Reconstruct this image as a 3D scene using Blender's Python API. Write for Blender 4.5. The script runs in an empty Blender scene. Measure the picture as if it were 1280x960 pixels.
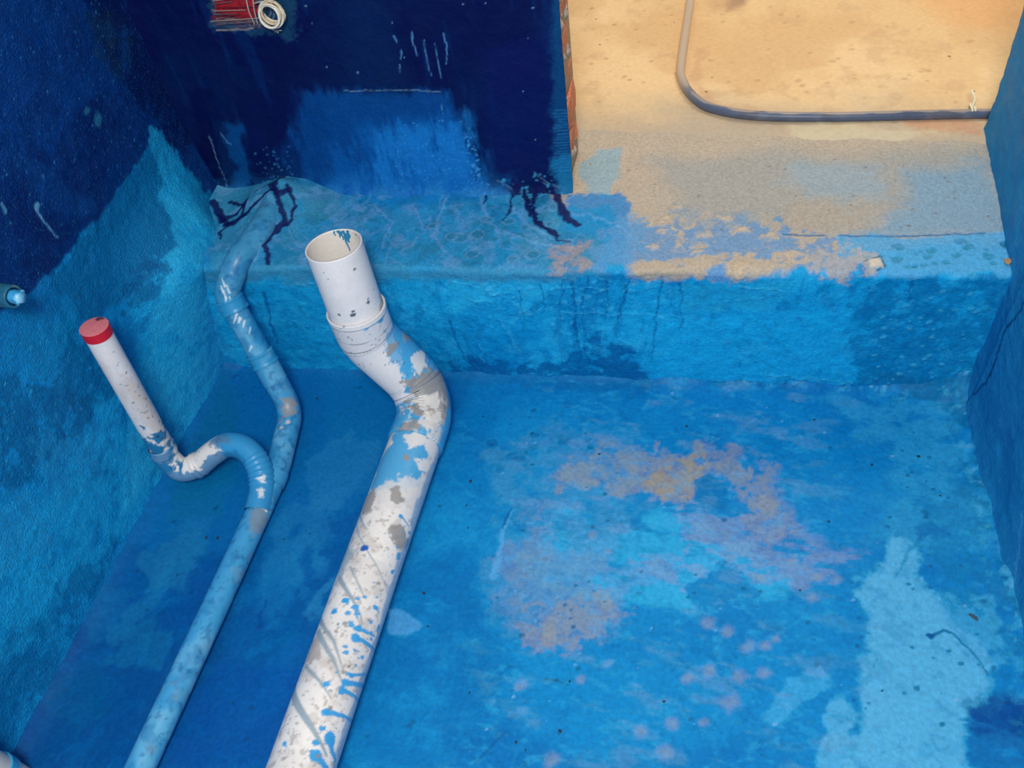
import bpy, math, random
import numpy as np
from mathutils import Matrix, Vector

# ------------------------------------------------------------------ camera
random.seed(7)
S = bpy.context.scene
F = 1106.93                       # focal length in pixels of the 1280x960 frame
RC = np.array([[0.971437, -0.086384, 0.221017],
               [0.206806, 0.764937, -0.610003],
               [-0.116370, 0.638287, 0.760952]])
CAM = np.array([0.0, 0.0, 1.52])  # phone held 1.52 m above the sunken floor
cd = bpy.data.cameras.new('camera')
cd.sensor_fit = 'HORIZONTAL'; cd.sensor_width = 36.0; cd.lens = F / 1280 * 36.0
cd.clip_start = 0.02
cam = bpy.data.objects.new('camera', cd)
S.collection.objects.link(cam)
m4 = Matrix([list(RC[i]) + [CAM[i]] for i in range(3)] + [[0, 0, 0, 1]])
cam.matrix_world = m4
S.camera = cam

# ------------------------------------------------------------------ light
S.view_settings.view_transform = 'Standard'
S.view_settings.look = 'None'
S.view_settings.exposure = -0.14
S.view_settings.gamma = 1.0
S.view_settings.use_curve_mapping = False
w = bpy.data.worlds.new('ambient'); S.world = w; w.use_nodes = True
w.node_tree.nodes['Background'].inputs[0].default_value = (1.0, 0.99, 0.96, 1)
w.node_tree.nodes['Background'].inputs[1].default_value = 0.68

def area_light(name, loc, target, size, power, color):
    l = bpy.data.lights.new(name, 'AREA'); l.shape = 'DISK'; l.size = size
    l.energy = power; l.color = color
    o = bpy.data.objects.new(name, l); S.collection.objects.link(o)
    o.location = loc
    o.rotation_euler = (Vector(target) - Vector(loc)).to_track_quat('-Z', 'Y').to_euler()
    return o
area_light('bathroom_ceiling_light', (0.05, -0.40, 2.35), (-0.40, 1.0, 0.15), 0.6, 52, (1.0, 0.985, 0.95))
area_light('hall_ceiling_light', (0.3, 3.0, 2.6), (0.2, 2.0, 0.3), 0.8, 23, (1.0, 0.85, 0.66))

# ------------------------------------------------------------------ room dimensions (metres)
XL = -1.155       # left wall
YL, A = 1.270, 0.0709   # step face: y = YL + A x
H = 0.332         # step height
YB = 1.519        # back wall: y = YB + A x
XJ = -0.325       # end of the back wall at the doorway
XR = 0.505        # right wall beside the doorway
WT = 0.135        # wall thickness

def ray(px, py):
    return RC @ np.array([(px - 640) / F, -(py - 480) / F, -1.0])
def at_z(px, py, z):
    d = ray(px, py); return CAM + d * (z - CAM[2]) / d[2]
def at_x(px, py, x):
    d = ray(px, py); return CAM + d * (x - CAM[0]) / d[0]
def at_y(px, py, y0):
    d = ray(px, py); return CAM + d * y0 / (d[1] - A * d[0])
def xright(y):
    y = np.asarray(y, float)
    return np.where(y < 1.25, 0.555 - 0.12 * (y - 0.80), XR - 0.004 * (y - 1.25))

# ------------------------------------------------------------------ numpy noise
def _hash(ix, iy, seed):
    h = (ix.astype(np.int64) * 374761393 + iy.astype(np.int64) * 668265263 + seed * 982451653) & 0xffffffff
    h = ((h ^ (h >> 13)) * 1274126177) & 0xffffffff
    h = (h ^ (h >> 16)) & 0xffffffff
    return h / 4294967295.0
def vnoise(x, y, seed=0):
    ix = np.floor(x); iy = np.floor(y); fx = x - ix; fy = y - iy
    fx = fx * fx * fx * (fx * (fx * 6 - 15) + 10); fy = fy * fy * fy * (fy * (fy * 6 - 15) + 10)
    a = _hash(ix, iy, seed); b = _hash(ix + 1, iy, seed)
    c = _hash(ix, iy + 1, seed); d = _hash(ix + 1, iy + 1, seed)
    return (a * (1 - fx) + b * fx) * (1 - fy) + (c * (1 - fx) + d * fx) * fy
def fbm(x, y, freq, octv=4, seed=0, gain=0.5):
    t = 0.0; amp = 1.0; n = 0.0
    for i in range(octv):
        an = 0.7 + i
        c, s = math.cos(an), math.sin(an)
        t = t + amp * (vnoise((x * c - y * s) * freq + 13.7 * i, (x * s + y * c) * freq - 7.1 * i, seed + i) * 2 - 1)
        n += amp; amp *= gain; freq *= 2.03
    return t / n
def sstep(a, b, x):
    t = np.clip((x - a) / (b - a), 0, 1); return t * t * (3 - 2 * t)
def lin(c):
    c = np.array(c, float) / 255.0
    return np.where(c <= 0.04045, c / 12.92, ((c + 0.055) / 1.055) ** 2.4)

# ------------------------------------------------------------------ painted surfaces
class Surf:
    """A (u, v) grid of vertices in metres with a colour and a relief for each."""
    def __init__(self, us, vs, base, seed=0):
        self.us, self.vs = np.asarray(us), np.asarray(vs)
        self.U, self.V = np.meshgrid(self.us, self.vs)
        self.col = np.tile(lin(base), (self.U.shape[0], self.U.shape[1], 1))
        self.hgt = np.zeros(self.U.shape)
        self.seed = seed; self.k = 0
    def win(self, pts, m):
        p = np.asarray(pts)
        i0, i1 = np.searchsorted(self.us, [p[:, 0].min() - m, p[:, 0].max() + m])
        j0, j1 = np.searchsorted(self.vs, [p[:, 1].min() - m, p[:, 1].max() + m])
        return (slice(j0, j1), slice(i0, i1))
    def warped(self, sl, warp, wf, sd):
        u, v = self.U[sl], self.V[sl]
        if warp <= 0: return u, v
        return u + warp * 1.25 * fbm(u, v, wf, 5, sd, 0.62), v + warp * 1.25 * fbm(u, v, wf, 5, sd + 31, 0.62)
    def blend(self, sl, m, color, op, height):
        if color is not None:
            m3 = (m * op)[..., None]
            self.col[sl] = self.col[sl] * (1 - m3) + lin(color) * m3
        if height: self.hgt[sl] += m * height
    def patch(self, pts, color, op=1.0, edge=0.008, warp=0.02, wf=14, brk=0.0, bf=60, height=0.0, streak=None):
        self.k += 1; sd = self.seed * 1000 + self.k * 17
        pts = np.asarray(pts, float)
        sl = self.win(pts, warp + edge * 2 + brk)
        u, v = self.warped(sl, warp, wf, sd)
        if u.size == 0: return
        d2 = np.full(u.shape, 1e9); inside = np.zeros(u.shape, bool)
        n = len(pts)
        for i in range(n):
            ax, ay = pts[i]; bx, by = pts[(i + 1) % n]
            ex, ey = bx - ax, by - ay
            t = np.clip(((u - ax) * ex + (v - ay) * ey) / max(ex * ex + ey * ey, 1e-12), 0, 1)
            d2 = np.minimum(d2, (u - ax - t * ex) ** 2 + (v - ay - t * ey) ** 2)
            if by != ay:
                c = (ay > v) != (by > v)
                inside ^= c & (u < (v - ay) * ex / ey + ax)
        sd_ = np.sqrt(d2) * np.where(inside, -1, 1)
        mk = 1.0
        if brk:
            uu, vv = self.U[sl], self.V[sl]
            if streak: uu, vv = uu * streak[0], vv * streak[1]
            nz = fbm(uu, vv, bf, 5, sd + 5, 0.7)
            sd_ = sd_ + 1.6 * brk * nz
            mk = np.clip(1 - 0.9 * sstep(0.0, 0.45, nz + 0.02), 0, 1) if brk > 0.012 else 1.0
        self.blend(sl, (1 - sstep(-edge, edge, sd_)) * mk, color, op, height)
    def stroke(self, pts, wid, color, op=1.0, edge=0.0015, warp=0.004, wf=40, height=0.0):
        self.k += 1; sd = self.seed * 1000 + self.k * 17
        pts = np.asarray(pts, float)
        wid = np.linspace(wid[0], wid[1], len(pts)) if isinstance(wid, tuple) else (
            np.asarray(wid) if hasattr(wid, '__len__') else np.full(len(pts), wid))
        sl = self.win(pts, wid.max() + warp + edge * 2)
        u, v = self.warped(sl, warp, wf, sd)
        if u.size == 0: return
        best = np.full(u.shape, 1e9)
        for i in range(len(pts) - 1):
            ax, ay = pts[i]; bx, by = pts[i + 1]; ex, ey = bx - ax, by - ay
            t = np.clip(((u - ax) * ex + (v - ay) * ey) / max(ex * ex + ey * ey, 1e-12), 0, 1)
            r = wid[i] * (1 - t) + wid[i + 1] * t
            best = np.minimum(best, np.sqrt((u - ax - t * ex) ** 2 + (v - ay - t * ey) ** 2) - r)
        self.blend(sl, 1 - sstep(-edge, edge, best), color, op, height)
    def dots(self, cen, rad, color, op=1.0, edge=0.0015, warp=0.3, height=0.0):
        for (cu, cv), r in zip(cen, rad):
            e = min(edge, r * 0.6)
            self.stroke([(cu - r * 0.3, cv), (cu + r * 0.3, cv + r * 0.2)], r, color, op, e, r * warp * 2, 0.4 / max(r, 1e-3), height)
    def scatter(self, pts, n, rr, color, op=1.0, edge=0.0015, rng=None, height=0.0):
        rng = rng or random.Random(self.seed * 77 + self.k)
        p = np.asarray(pts); cen = []; rad = []
        lo, hi = p.min(0), p.max(0); m = len(p); tries = 0
        while len(cen) < n and tries < n * 30:
            tries += 1
            x = rng.uniform(lo[0], hi[0]); y = rng.uniform(lo[1], hi[1]); ins = False
            for i in range(m):
                ax, ay = p[i]; bx, by = p[(i + 1) % m]
                if (ay > y) != (by > y) and x < (y - ay) * (bx - ax) / (by - ay) + ax: ins = not ins
            if ins: cen.append((x, y)); rad.append(rr[0] + (rr[1] - rr[0]) * rng.random() ** 2)
        self.dots(cen, rad, color, op, edge, 0.3, height)
    def ridge(self, color, freq, wid, op, seed, su=1.0, sv=1.0, octv=4, mask=None, warp=0.02):
        u = self.U + warp * fbm(self.U, self.V, 9, 3, seed + 50); v = self.V + warp * fbm(self.U, self.V, 9, 3, seed + 60)
        n = np.abs(fbm(u * su, v * sv, freq, octv, seed, 0.5))
        m = (1 - sstep(0, wid, n)) * op
        if mask is not None: m = m * mask
        self.col = self.col * (1 - m[..., None]) + lin(color) * m[..., None]
    def mottle(self, color, freq, lo, hi, op, seed, su=1.0, sv=1.0, octv=5, mask=None):
        n = fbm(self.U * su, self.V * sv, freq, octv, seed, 0.55)
        m = sstep(lo, hi, n) * op
        if mask is not None: m = m * mask
        self.col = self.col * (1 - m[..., None]) + lin(color) * m[..., None]

COLL = S.collection
def mesh_obj(name, verts, faces, mat, parent=None, col=None, smooth=True, loc=None):
    """verts (N,3) world metres, faces: list of tuples or (M,4) array"""
    verts = np.asarray(verts, np.float64)
    if loc is not None: verts = verts - np.asarray(loc)
    me = bpy.data.meshes.new(name)
    if isinstance(faces, np.ndarray):
        me.vertices.add(len(verts)); me.vertices.foreach_set('co', verts.astype(np.float32).ravel())
        nf = len(faces); kk = faces.shape[1]
        me.loops.add(nf * kk); me.loops.foreach_set('vertex_index', faces.astype(np.int32).ravel())
        me.polygons.add(nf)
        me.polygons.foreach_set('loop_start', np.arange(0, nf * kk, kk, dtype=np.int32))
        me.polygons.foreach_set('loop_total', np.full(nf, kk, np.int32))
        me.update(calc_edges=True)
    else:
        me.from_pydata([tuple(v) for v in verts], [], faces); me.update()
    me.polygons.foreach_set('use_smooth', np.full(len(me.polygons), smooth))
    if col is not None:
        at = me.color_attributes.new('paint', 'FLOAT_COLOR', 'POINT')
        c4 = np.ones((len(verts), 4), np.float32); c4[:, :3] = np.clip(np.asarray(col).reshape(-1, 3), 0, 1)
        at.data.foreach_set('color', c4.ravel())
    me.materials.append(mat)
    o = bpy.data.objects.new(name, me); COLL.objects.link(o)
    if parent is not None: o.parent = parent
    return o
def grid_faces(nv, nu, closed=False):
    j, i = np.meshgrid(np.arange(nv - 1), np.arange(nu if closed else nu - 1), indexing='ij')
    i2 = (i + 1) % nu
    a = j * nu + i; b = j * nu + i2; c = (j + 1) * nu + i2; d = (j + 1) * nu + i
    return np.stack([a, b, c, d], -1).reshape(-1, 4)
def tag(o, label=None, cat=None, group=None, kind=None):
    if label: o['label'] = label
    if cat: o['category'] = cat
    if group: o['group'] = group
    if kind: o['kind'] = kind
    return o
def thing(name, loc, label, cat, group=None):
    o = bpy.data.objects.new(name, None); COLL.objects.link(o); o.location = loc
    o.empty_display_size = 0.05
    return tag(o, label, cat, group)

# ------------------------------------------------------------------ materials
def material(name, color=None, rough=0.5, spec=0.4, bump=0.0, bscale=200, grain=0.0, gscale=150,
             fleck=None, fscale=300, flo=0.62, fhi=0.7, metallic=0.0, rvar=0.0):
    m = bpy.data.materials.new(name); m.use_nodes = True
    nt = m.node_tree; N = nt.nodes; L = nt.links
    b = N['Principled BSDF']
    b.inputs['Roughness'].default_value = rough
    b.inputs['Specular IOR Level'].default_value = spec
    b.inputs['Metallic'].default_value = metallic
    tc = N.new('ShaderNodeTexCoord')
    if color is None:
        src = N.new('ShaderNodeVertexColor'); src.layer_name = 'paint'; out = src.outputs['Color']
    else:
        src = N.new('ShaderNodeRGB'); src.outputs[0].default_value = (*lin(color), 1); out = src.outputs[0]
    if fleck:
        n = N.new('ShaderNodeTexNoise'); n.inputs['Scale'].default_value = fscale; n.inputs['Detail'].default_value = 2
        L.new(tc.outputs['Object'], n.inputs['Vector'])
        r = N.new('ShaderNodeMapRange'); r.inputs[1].default_value = flo; r.inputs[2].default_value = fhi
        r.inputs[4].default_value = fleck[3]
        L.new(n.outputs['Fac'], r.inputs[0])
        mx = N.new('ShaderNodeMix'); mx.data_type = 'RGBA'
        L.new(r.outputs[0], mx.inputs[0]); L.new(out, mx.inputs[6])
        mx.inputs[7].default_value = (*lin(fleck[:3]), 1); out = mx.outputs[2]
    if grain:
        n = N.new('ShaderNodeTexNoise'); n.inputs['Scale'].default_value = gscale
        n.inputs['Detail'].default_value = 6; n.inputs['Roughness'].default_value = 0.65
        L.new(tc.outputs['Object'], n.inputs['Vector'])
        r = N.new('ShaderNodeMapRange'); r.inputs[1].default_value = 0.25; r.inputs[2].default_value = 0.75
        r.inputs[3].default_value = 1 - grain; r.inputs[4].default_value = 1 + grain
        L.new(n.outputs['Fac'], r.inputs[0])
        mx = N.new('ShaderNodeVectorMath'); mx.operation = 'SCALE'
        L.new(out, mx.inputs[0]); L.new(r.outputs[0], mx.inputs['Scale']); out = mx.outputs[0]
    L.new(out, b.inputs['Base Color'])
    if rvar:
        n = N.new('ShaderNodeTexNoise'); n.inputs['Scale'].default_value = 14; n.inputs['Detail'].default_value = 5
        L.new(tc.outputs['Object'], n.inputs['Vector'])
        r = N.new('ShaderNodeMapRange'); r.inputs[1].default_value = 0.3; r.inputs[2].default_value = 0.7
        r.inputs[3].default_value = rough - rvar; r.inputs[4].default_value = rough + rvar
        L.new(n.outputs['Fac'], r.inputs[0]); L.new(r.outputs[0], b.inputs['Roughness'])
    if bump:
        n = N.new('ShaderNodeTexNoise'); n.inputs['Scale'].default_value = bscale; n.inputs['Detail'].default_value = 5
        L.new(tc.outputs['Object'], n.inputs['Vector'])
        bp = N.new('ShaderNodeBump'); bp.inputs['Strength'].default_value = bump; bp.inputs['Distance'].default_value = 0.004
        L.new(n.outputs['Fac'], bp.inputs['Height']); L.new(bp.outputs['Normal'], b.inputs['Normal'])
    return m

M_floor = material('floor_waterproof_paint', None, 0.55, 0.12, 0.28, 160, 0.2, 110, rvar=0.1)
M_wall = material('wall_waterproof_stucco', None, 0.5, 0.2, 0.9, 300, 0.32, 190, fleck=(60, 160, 215, 0.22), fscale=230, flo=0.60, fhi=0.72, rvar=0.1)
M_wallb = material('wall_waterproof_smooth', None, 0.6, 0.12, 0.35, 230, 0.22, 160, rvar=0.1)
M_step = material('step_waterproof_paint', None, 0.5, 0.16, 0.5, 260, 0.26, 170, rvar=0.12)
M_hall = material('dusty_cement_floor', None, 0.9, 0.1, 0.3, 140, 0.09, 90)
M_pvc = material('painted_pvc', None, 0.36, 0.4, 0.06, 250, 0.06, 180, rvar=0.08)
M_brick = material('terracotta_brick', (214, 136, 102), 0.9, 0.1, 0.6, 120, 0.3, 90)
M_mortar = material('old_mortar', (196, 180, 160), 0.95, 0.1, 0.8, 120, 0.3, 90)
M_red = material('red_plastic', (205, 28, 48), 0.45, 0.4)
M_redtop = material('red_cap_top_dusty', (214, 120, 128), 0.6, 0.3, 0.2, 200, 0.15, 120)

def ladder(segs):
    """segs: (start, end, step) pieces joined to one increasing list"""
    out = []
    for a, b, s in segs:
        n = max(1, int(round((b - a) / s)))
        out += list(np.linspace(a, b, n, endpoint=False))
    return np.array(out + [segs[-1][1]])
def bluify(sf, f=(0.45, 1.06, 0.90)):
    c = sf.col; b = sstep(0.08, 0.35, c[..., 2] - c[..., 0])[..., None] * (1 - sstep(0.02, 0.075, c[..., 0]))[..., None]
    sf.col = c * (1 - b) + c * np.array(f) * b
def build_grid(name, sf, P, mat, parent=None, tint=(0.45, 1.06, 0.90)):
    nv, nu = sf.U.shape
    bluify(sf, tint)
    o = mesh_obj(name, P.reshape(-1, 3), grid_faces(nv, nu), mat, parent, sf.col.reshape(-1, 3))
    return o

# ================================================================== FLOOR
def fl(*p): return [tuple(at_z(x, y, 0)[:2]) for x, y in p]
sf = Surf(ladder([(-1.19, 0.60, 0.0023)]), ladder([(-0.5, 0.20, 0.02), (0.20, 1.30, 0.0023)]), (6, 118, 194), 1)
n1 = fbm(sf.U, sf.V, 3.0, 4, 5)
sf.mottle((30, 140, 212), 5, 0.05, 0.45, 0.55, 11)
sf.mottle((0, 100, 180), 6, 0.1, 0.5, 0.5, 12)
sf.mottle((0, 104, 184), 22, 0.1, 0.4, 0.4, 13, 0.6, 1.4)
sf.mottle((44, 150, 216), 30, 0.15, 0.5, 0.22, 14, 0.8, 1.2)
sf.ridge((60, 152, 214), 6, 0.06, 0.2, 15, 0.8, 1.2)
# deeper blue strip left of the big pipe
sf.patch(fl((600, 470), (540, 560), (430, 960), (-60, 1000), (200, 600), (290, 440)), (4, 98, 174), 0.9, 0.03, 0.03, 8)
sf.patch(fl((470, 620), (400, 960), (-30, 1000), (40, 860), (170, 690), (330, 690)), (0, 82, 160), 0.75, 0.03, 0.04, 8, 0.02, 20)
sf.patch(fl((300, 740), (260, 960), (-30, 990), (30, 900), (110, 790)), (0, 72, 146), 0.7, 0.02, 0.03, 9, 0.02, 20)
sf.patch(fl((405, 455), (500, 470), (480, 560), (405, 560)), (10, 108, 178), 0.6, 0.02, 0.02, 9)
sf.patch(fl((290, 450), (300, 600), (210, 640), (235, 570)), (8, 100, 160), 0.8, 0.012, 0.02, 12)
sf.patch(fl((345, 640), (400, 620), (440, 610), (400, 720), (330, 740)), (42, 120, 188), 0.55, 0.012, 0.03, 14, 0.015, 25)
sf.patch(fl((205, 640), (260, 640), (250, 700), (190, 720)), (28, 112, 178), 0.6, 0.012, 0.03, 14, 0.015, 25)
sf.patch(fl((120, 740), (160, 735), (145, 800), (110, 800)), (20, 104, 172), 0.45, 0.008, 0.02, 16, 0.012, 30)
sf.patch(fl((175, 795), (215, 790), (200, 840), (170, 835)), (24, 108, 172), 0.55, 0.004, 0.015, 16)
sf.patch(fl((330, 690), (390, 700), (350, 790), (320, 770)), (24, 116, 186), 0.5, 0.01, 0.03, 16, 0.015, 25)
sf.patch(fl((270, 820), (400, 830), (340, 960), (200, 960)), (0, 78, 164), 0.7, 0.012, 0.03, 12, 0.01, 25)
VB = (50, 122, 190)
for pl, c, o in [([(380, 570), (440, 540), (470, 560), (430, 640), (390, 640)], VB, .5), ([(350, 700), (390, 650), (410, 700), (370, 750)], (40, 122, 190), .5), ([(395, 735), (420, 720), (410, 765), (385, 760)], (56, 126, 190), .6),
                 ([(215, 590), (300, 590), (290, 640), (215, 650)], (12, 106, 168), .7), ([(180, 690), (240, 660), (270, 690), (230, 740), (190, 730)], (44, 118, 180), .5), ([(150, 790), (200, 750), (190, 790), (160, 830), (130, 830)], (18, 104, 170), .6),
                 ([(370, 690), (385, 685), (390, 730), (372, 735)], (0, 84, 168), .7), ([(430, 570), (480, 560), (460, 610), (430, 620)], (36, 112, 180), .45), ([(240, 700), (280, 690), (240, 790), (200, 800)], (0, 80, 160), .7),
                 ([(330, 830), (380, 800), (360, 880), (300, 900)], (0, 92, 176), .5), ([(60, 880), (120, 820), (140, 870), (90, 930)], (0, 88, 156), .6)]:
    sf.patch(fl(*pl), c, o, .006, .03, 14, .010, 26)
sf.stroke(fl((210, 705), (200, 735), (180, 760), (150, 790)), (.012, .02), (40, 122, 186), .45, .008, .02, 16)
sf.patch(fl((480, 740), (560, 700), (640, 820), (600, 960), (430, 960)), (0, 100, 176), 0.55, 0.03, 0.03, 9, 0.02, 20)
sf.patch(fl((480, 760), (500, 762), (528, 780), (510, 796), (488, 792)), (84, 158, 214), 0.65, 0.003, 0.008, 30)
# mid floor: lighter field, worn to the cement
sf.patch(fl((640, 500), (1000, 490), (1060, 640), (1050, 900), (640, 940), (600, 760)), (22, 134, 208), 0.55, 0.04, 0.05, 7, 0.03, 14)
sf.patch(fl((700, 640), (900, 650), (1000, 720), (900, 760), (700, 750), (640, 700)), (60, 166, 222), 0.8, 0.02, 0.04, 10, 0.03, 22, streak=(0.5, 1.6))
sf.patch(fl((800, 700), (900, 690), (930, 730), (860, 770)), (62, 166, 224), 0.6, 0.015, 0.03, 12)
sf.patch(fl((600, 560), (700, 520), (790, 540), (780, 700), (640, 800), (605, 760), (640, 640)), (84, 146, 190), 0.45, 0.02, 0.05, 10, 0.04, 30)
TAN = (144, 150, 146)
sf.patch(fl((700, 575), (790, 560), (860, 570), (930, 560), (960, 590), (985, 640), (960, 650), (930, 600), (870, 605), (860, 630), (770, 620), (705, 605)), TAN, 0.62, 0.012, 0.03, 14, 0.03, 30)
sf.patch(fl((800, 590), (850, 570), (900, 556), (925, 565), (880, 580), (860, 620), (810, 615)), (160, 148, 126), 0.8, 0.01, 0.02, 18, 0.02, 40)
sf.patch(fl((920, 590), (975, 600), (1000, 660), (950, 690), (930, 640)), (138, 144, 148), 0.5, 0.015, 0.03, 16, 0.03, 35)
sf.patch(fl((830, 640), (1000, 650), (1060, 700), (1010, 720), (880, 700)), (134, 150, 170), 0.5, 0.015, 0.03, 14, 0.03, 30, streak=(0.6, 1.5))
sf.patch(fl((868, 598), (890, 588), (915, 615), (910, 640), (865, 628)), (0, 112, 188), 0.95, 0.004, 0.012, 20)
sf.patch(fl((880, 552), (960, 545), (1000, 552), (960, 572), (890, 570)), (4, 120, 194), 0.5, 0.01, 0.02, 16, 0.01, 30)
sf.patch(fl((640, 690), (720, 680), (780, 750), (770, 800), (690, 810), (620, 760)), (106, 148, 178), 0.4, 0.02, 0.04, 14, 0.03, 30)
sf.patch(fl((660, 760), (760, 740), (790, 775), (720, 800), (680, 805)), (146, 148, 146), 0.55, 0.01, 0.03, 18, 0.02, 40)
sf.patch(fl((650, 780), (690, 775), (690, 810), (660, 812)), (150, 144, 136), 0.5, 0.006, 0.02, 20, 0.01, 40)
sf.patch(fl((620, 700), (690, 640), (680, 690), (640, 740)), (118, 144, 168), 0.4, 0.01, 0.03, 18, 0.03, 40)
sf.patch(fl((790, 700), (860, 690), (880, 720), (830, 730)), (150, 150, 160), 0.3, 0.008, 0.02, 20, 0.02, 40)
sf.patch(fl((860, 740), (900, 700), (960, 740), (940, 800), (880, 790)), (10, 118, 196), 0.8, 0.006, 0.02, 14, 0.012, 26)
sf.patch(fl((700, 840), (800, 820), (900, 860), (920, 930), (760, 950), (690, 900)), (16, 132, 206), 0.6, 0.02, 0.04, 12, 0.02, 20)
sf.patch(fl((940, 860), (1060, 830), (1075, 960), (930, 960)), (14, 124, 200), 0.7, 0.008, 0.03, 12, 0.015, 24)
sf.patch(fl((985, 850), (1020, 830), (1040, 850), (1000, 880), (970, 910), (950, 900)), (70, 160, 214), 0.7, 0.004, 0.012, 24)
for (x, y, r) in [(735, 605, .012), (840, 905, .012), (860, 850, .010), (885, 780, .012), (910, 790, .012), (935, 810, .013), (957, 808, .010),
                  (948, 724, .009), (1020, 722, .009), (1046, 724, .010), (1015, 748, .011), (990, 700, .011), (885, 840, .012), (912, 880, .016),
                  (925, 845, .012), (955, 842, .012), (970, 800, .008), (760, 830, .008), (725, 850, .009), (650, 858, .010), (760, 690, .006),
                  (800, 915, .010), (830, 940, .012), (690, 950, .013), (880, 905, .009), (740, 670, .009), (815, 625, .008), (790, 585, .009)]:
    c = fl((x, y))[0]
    sf.stroke([(c[0] - r * .2, c[1]), (c[0] + r * .2, c[1] + .002)], r * .75, (138, 155, 162), 0.55, r * 0.75, r * 0.5, 60)
# paler wash and the thick light patch near the right wall
sf.patch(fl((1010, 500), (1180, 510), (1240, 640), (1200, 690), (1090, 660), (1120, 560)), (62, 152, 208), 0.6, 0.02, 0.03, 12, 0.03, 26, streak=(0.7, 1.4))
sf.patch(fl((960, 590), (1100, 560), (1130, 620), (1060, 690), (990, 640)), (4, 124, 200), 0.7, 0.02, 0.03, 12)
sf.patch(fl((1150, 610), (1215, 590), (1250, 700), (1265, 800), (1200, 790), (1180, 720)), (14, 116, 182), 0.75, 0.012, 0.03, 12, 0.02, 30)
LITE = (82, 172, 212)
sf.patch(fl((1085, 720), (1120, 672), (1150, 690), (1140, 708), (1170, 745), (1195, 780), (1240, 830), (1210, 900), (1205, 925), (1230, 980), (1050, 980), (1078, 870), (1072, 800)), LITE, 0.92, 0.010, 0.03, 12, 0.012, 24)
sf.patch(fl((1035, 880), (1060, 870), (1075, 960), (1020, 970)), LITE, 0.8, 0.006, 0.015, 16, 0.01, 24)
sf.patch(fl((1170, 745), (1240, 740), (1270, 840), (1230, 850), (1200, 800)), (70, 156, 206), 0.7, 0.01, 0.03, 16, 0.02, 40)
sf.patch(fl((1205, 890), (1240, 868), (1300, 870), (1300, 935), (1240, 925), (1215, 915)), (0, 66, 146), 0.9, 0.012, 0.015, 16, 0.012, 40)
sf.patch(fl((1210, 915), (1300, 930), (1300, 990), (1235, 990), (1215, 950)), (20, 104, 178), 0.85, 0.01, 0.015, 16, 0.02, 40, streak=(0.4, 2))
sf.patch(fl((1140, 655), (1165, 650), (1180, 668), (1150, 672)), (10, 106, 178), 0.75, 0.005, 0.012, 24)
# brushed scum line, drips, scratches
sf.stroke(fl((640, 640), (628, 665), (622, 700), (615, 720)), (.003, .006), (88, 170, 222), 0.7, 0.004, 0.008, 30)
sf.stroke(fl((640, 636), (629, 660)), .003, (4, 86, 160), 0.8, 0.002)
sf.stroke(fl((1165, 795), (1178, 787), (1190, 792), (1215, 815), (1235, 842)), (.0035, .0012), (10, 88, 158), 0.85, 0.0012, 0.004)
sf.dots(fl((1163, 796)), [.005], (6, 84, 156))
sf.stroke(fl((595, 955), (632, 915)), .0022, (2, 84, 152), 0.7, 0.002)
sf.stroke(fl((930, 535), (945, 522)), .0015, (84, 168, 220), 0.7)
sf.stroke(fl((1120, 722), (1150, 672), (1178, 660)), .0022, (20, 110, 184), 0.6, 0.003, 0.01, 30)
sf.stroke(fl((683, 848), (700, 852), (712, 858)), (.003, .001), (30, 96, 130), 0.7)
sf.stroke(fl((332, 752), (326, 768), (322, 785)), (.004, .003), (0, 70, 150), 0.7, .002, .008, 60)
for i, (x, y) in enumerate([(658, 566), (668, 560), (640, 572), (655, 583), (690, 562), (705, 552), (662, 522), (625, 588), (615, 555), (735, 552), (668, 545), (650, 575)]):
    c = np.array(fl((x, y))[0]); r = .006 + .004 * (i % 3)
    a = np.linspace(0, 6.283, 12)
    sf.stroke([(c[0] + r * math.cos(t) * 1.3, c[1] + r * math.sin(t)) for t in a], .0014, (50, 140, 200), 0.7, 0.0016, 0.004, 60)
    sf.dots([tuple(c)], [r * .7], (6, 104, 178), 0.6, .003)
rng = random.Random(3)
sf.scatter(fl((580, 480), (1180, 500), (1270, 940), (440, 960)), 130, (.0012, .0045), (20, 92, 146), 0.75, .001, rng)
sf.scatter(fl((360, 470), (580, 480), (440, 960), (30, 960), (240, 560)), 60, (.0012, .0042), (6, 72, 128), 0.75, .001, rng)
sf.scatter(fl((1060, 540), (1220, 540), (1260, 900), (1060, 900)), 45, (.001, .004), (16, 92, 158), 0.7, .001, rng)
sf.scatter(fl((600, 480), (1180, 500), (1270, 940), (500, 960)), 50, (.001, .003), (120, 180, 220), 0.6, .001, rng)
sf.scatter(fl((290, 470), (330, 470), (300, 560), (230, 570)), 14, (.002, .005), (6, 80, 140), 0.8, .001, rng)
# darker edge along the foot of the step and the rough skirting at the right wall
sf.patch(fl((560, 462), (830, 462), (830, 484), (740, 492), (640, 480), (560, 482)), (6, 100, 170), 0.6, 0.008, 0.012, 20, 0.008, 40)
sf.patch(fl((1075, 476), (1140, 496), (1190, 522), (1230, 560), (1240, 520), (1200, 480)), (10, 104, 162), 0.75, .008, .015, 20, .015, 40)
sf.patch(fl((1190, 500), (1225, 520), (1268, 720), (1290, 820), (1240, 700), (1212, 560)), (40, 132, 190), 0.8, 0.012, 0.02, 20, 0.02, 50)
sf.mottle((0, 96, 172), 46, 0.12, 0.45, 0.22, 16, 0.9, 1.1)
cen = sstep(-0.45, -0.30, sf.U) * (1 - sstep(0.15, 0.4, sf.U))
sf.mottle((70, 164, 220), 60, 0.15, 0.5, 0.35, 17, 0.7, 1.3, 5, cen)
sf.mottle((104, 152, 182), 24, 0.15, 0.5, 0.35, 19, 0.6, 1.5, 6, cen)
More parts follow.
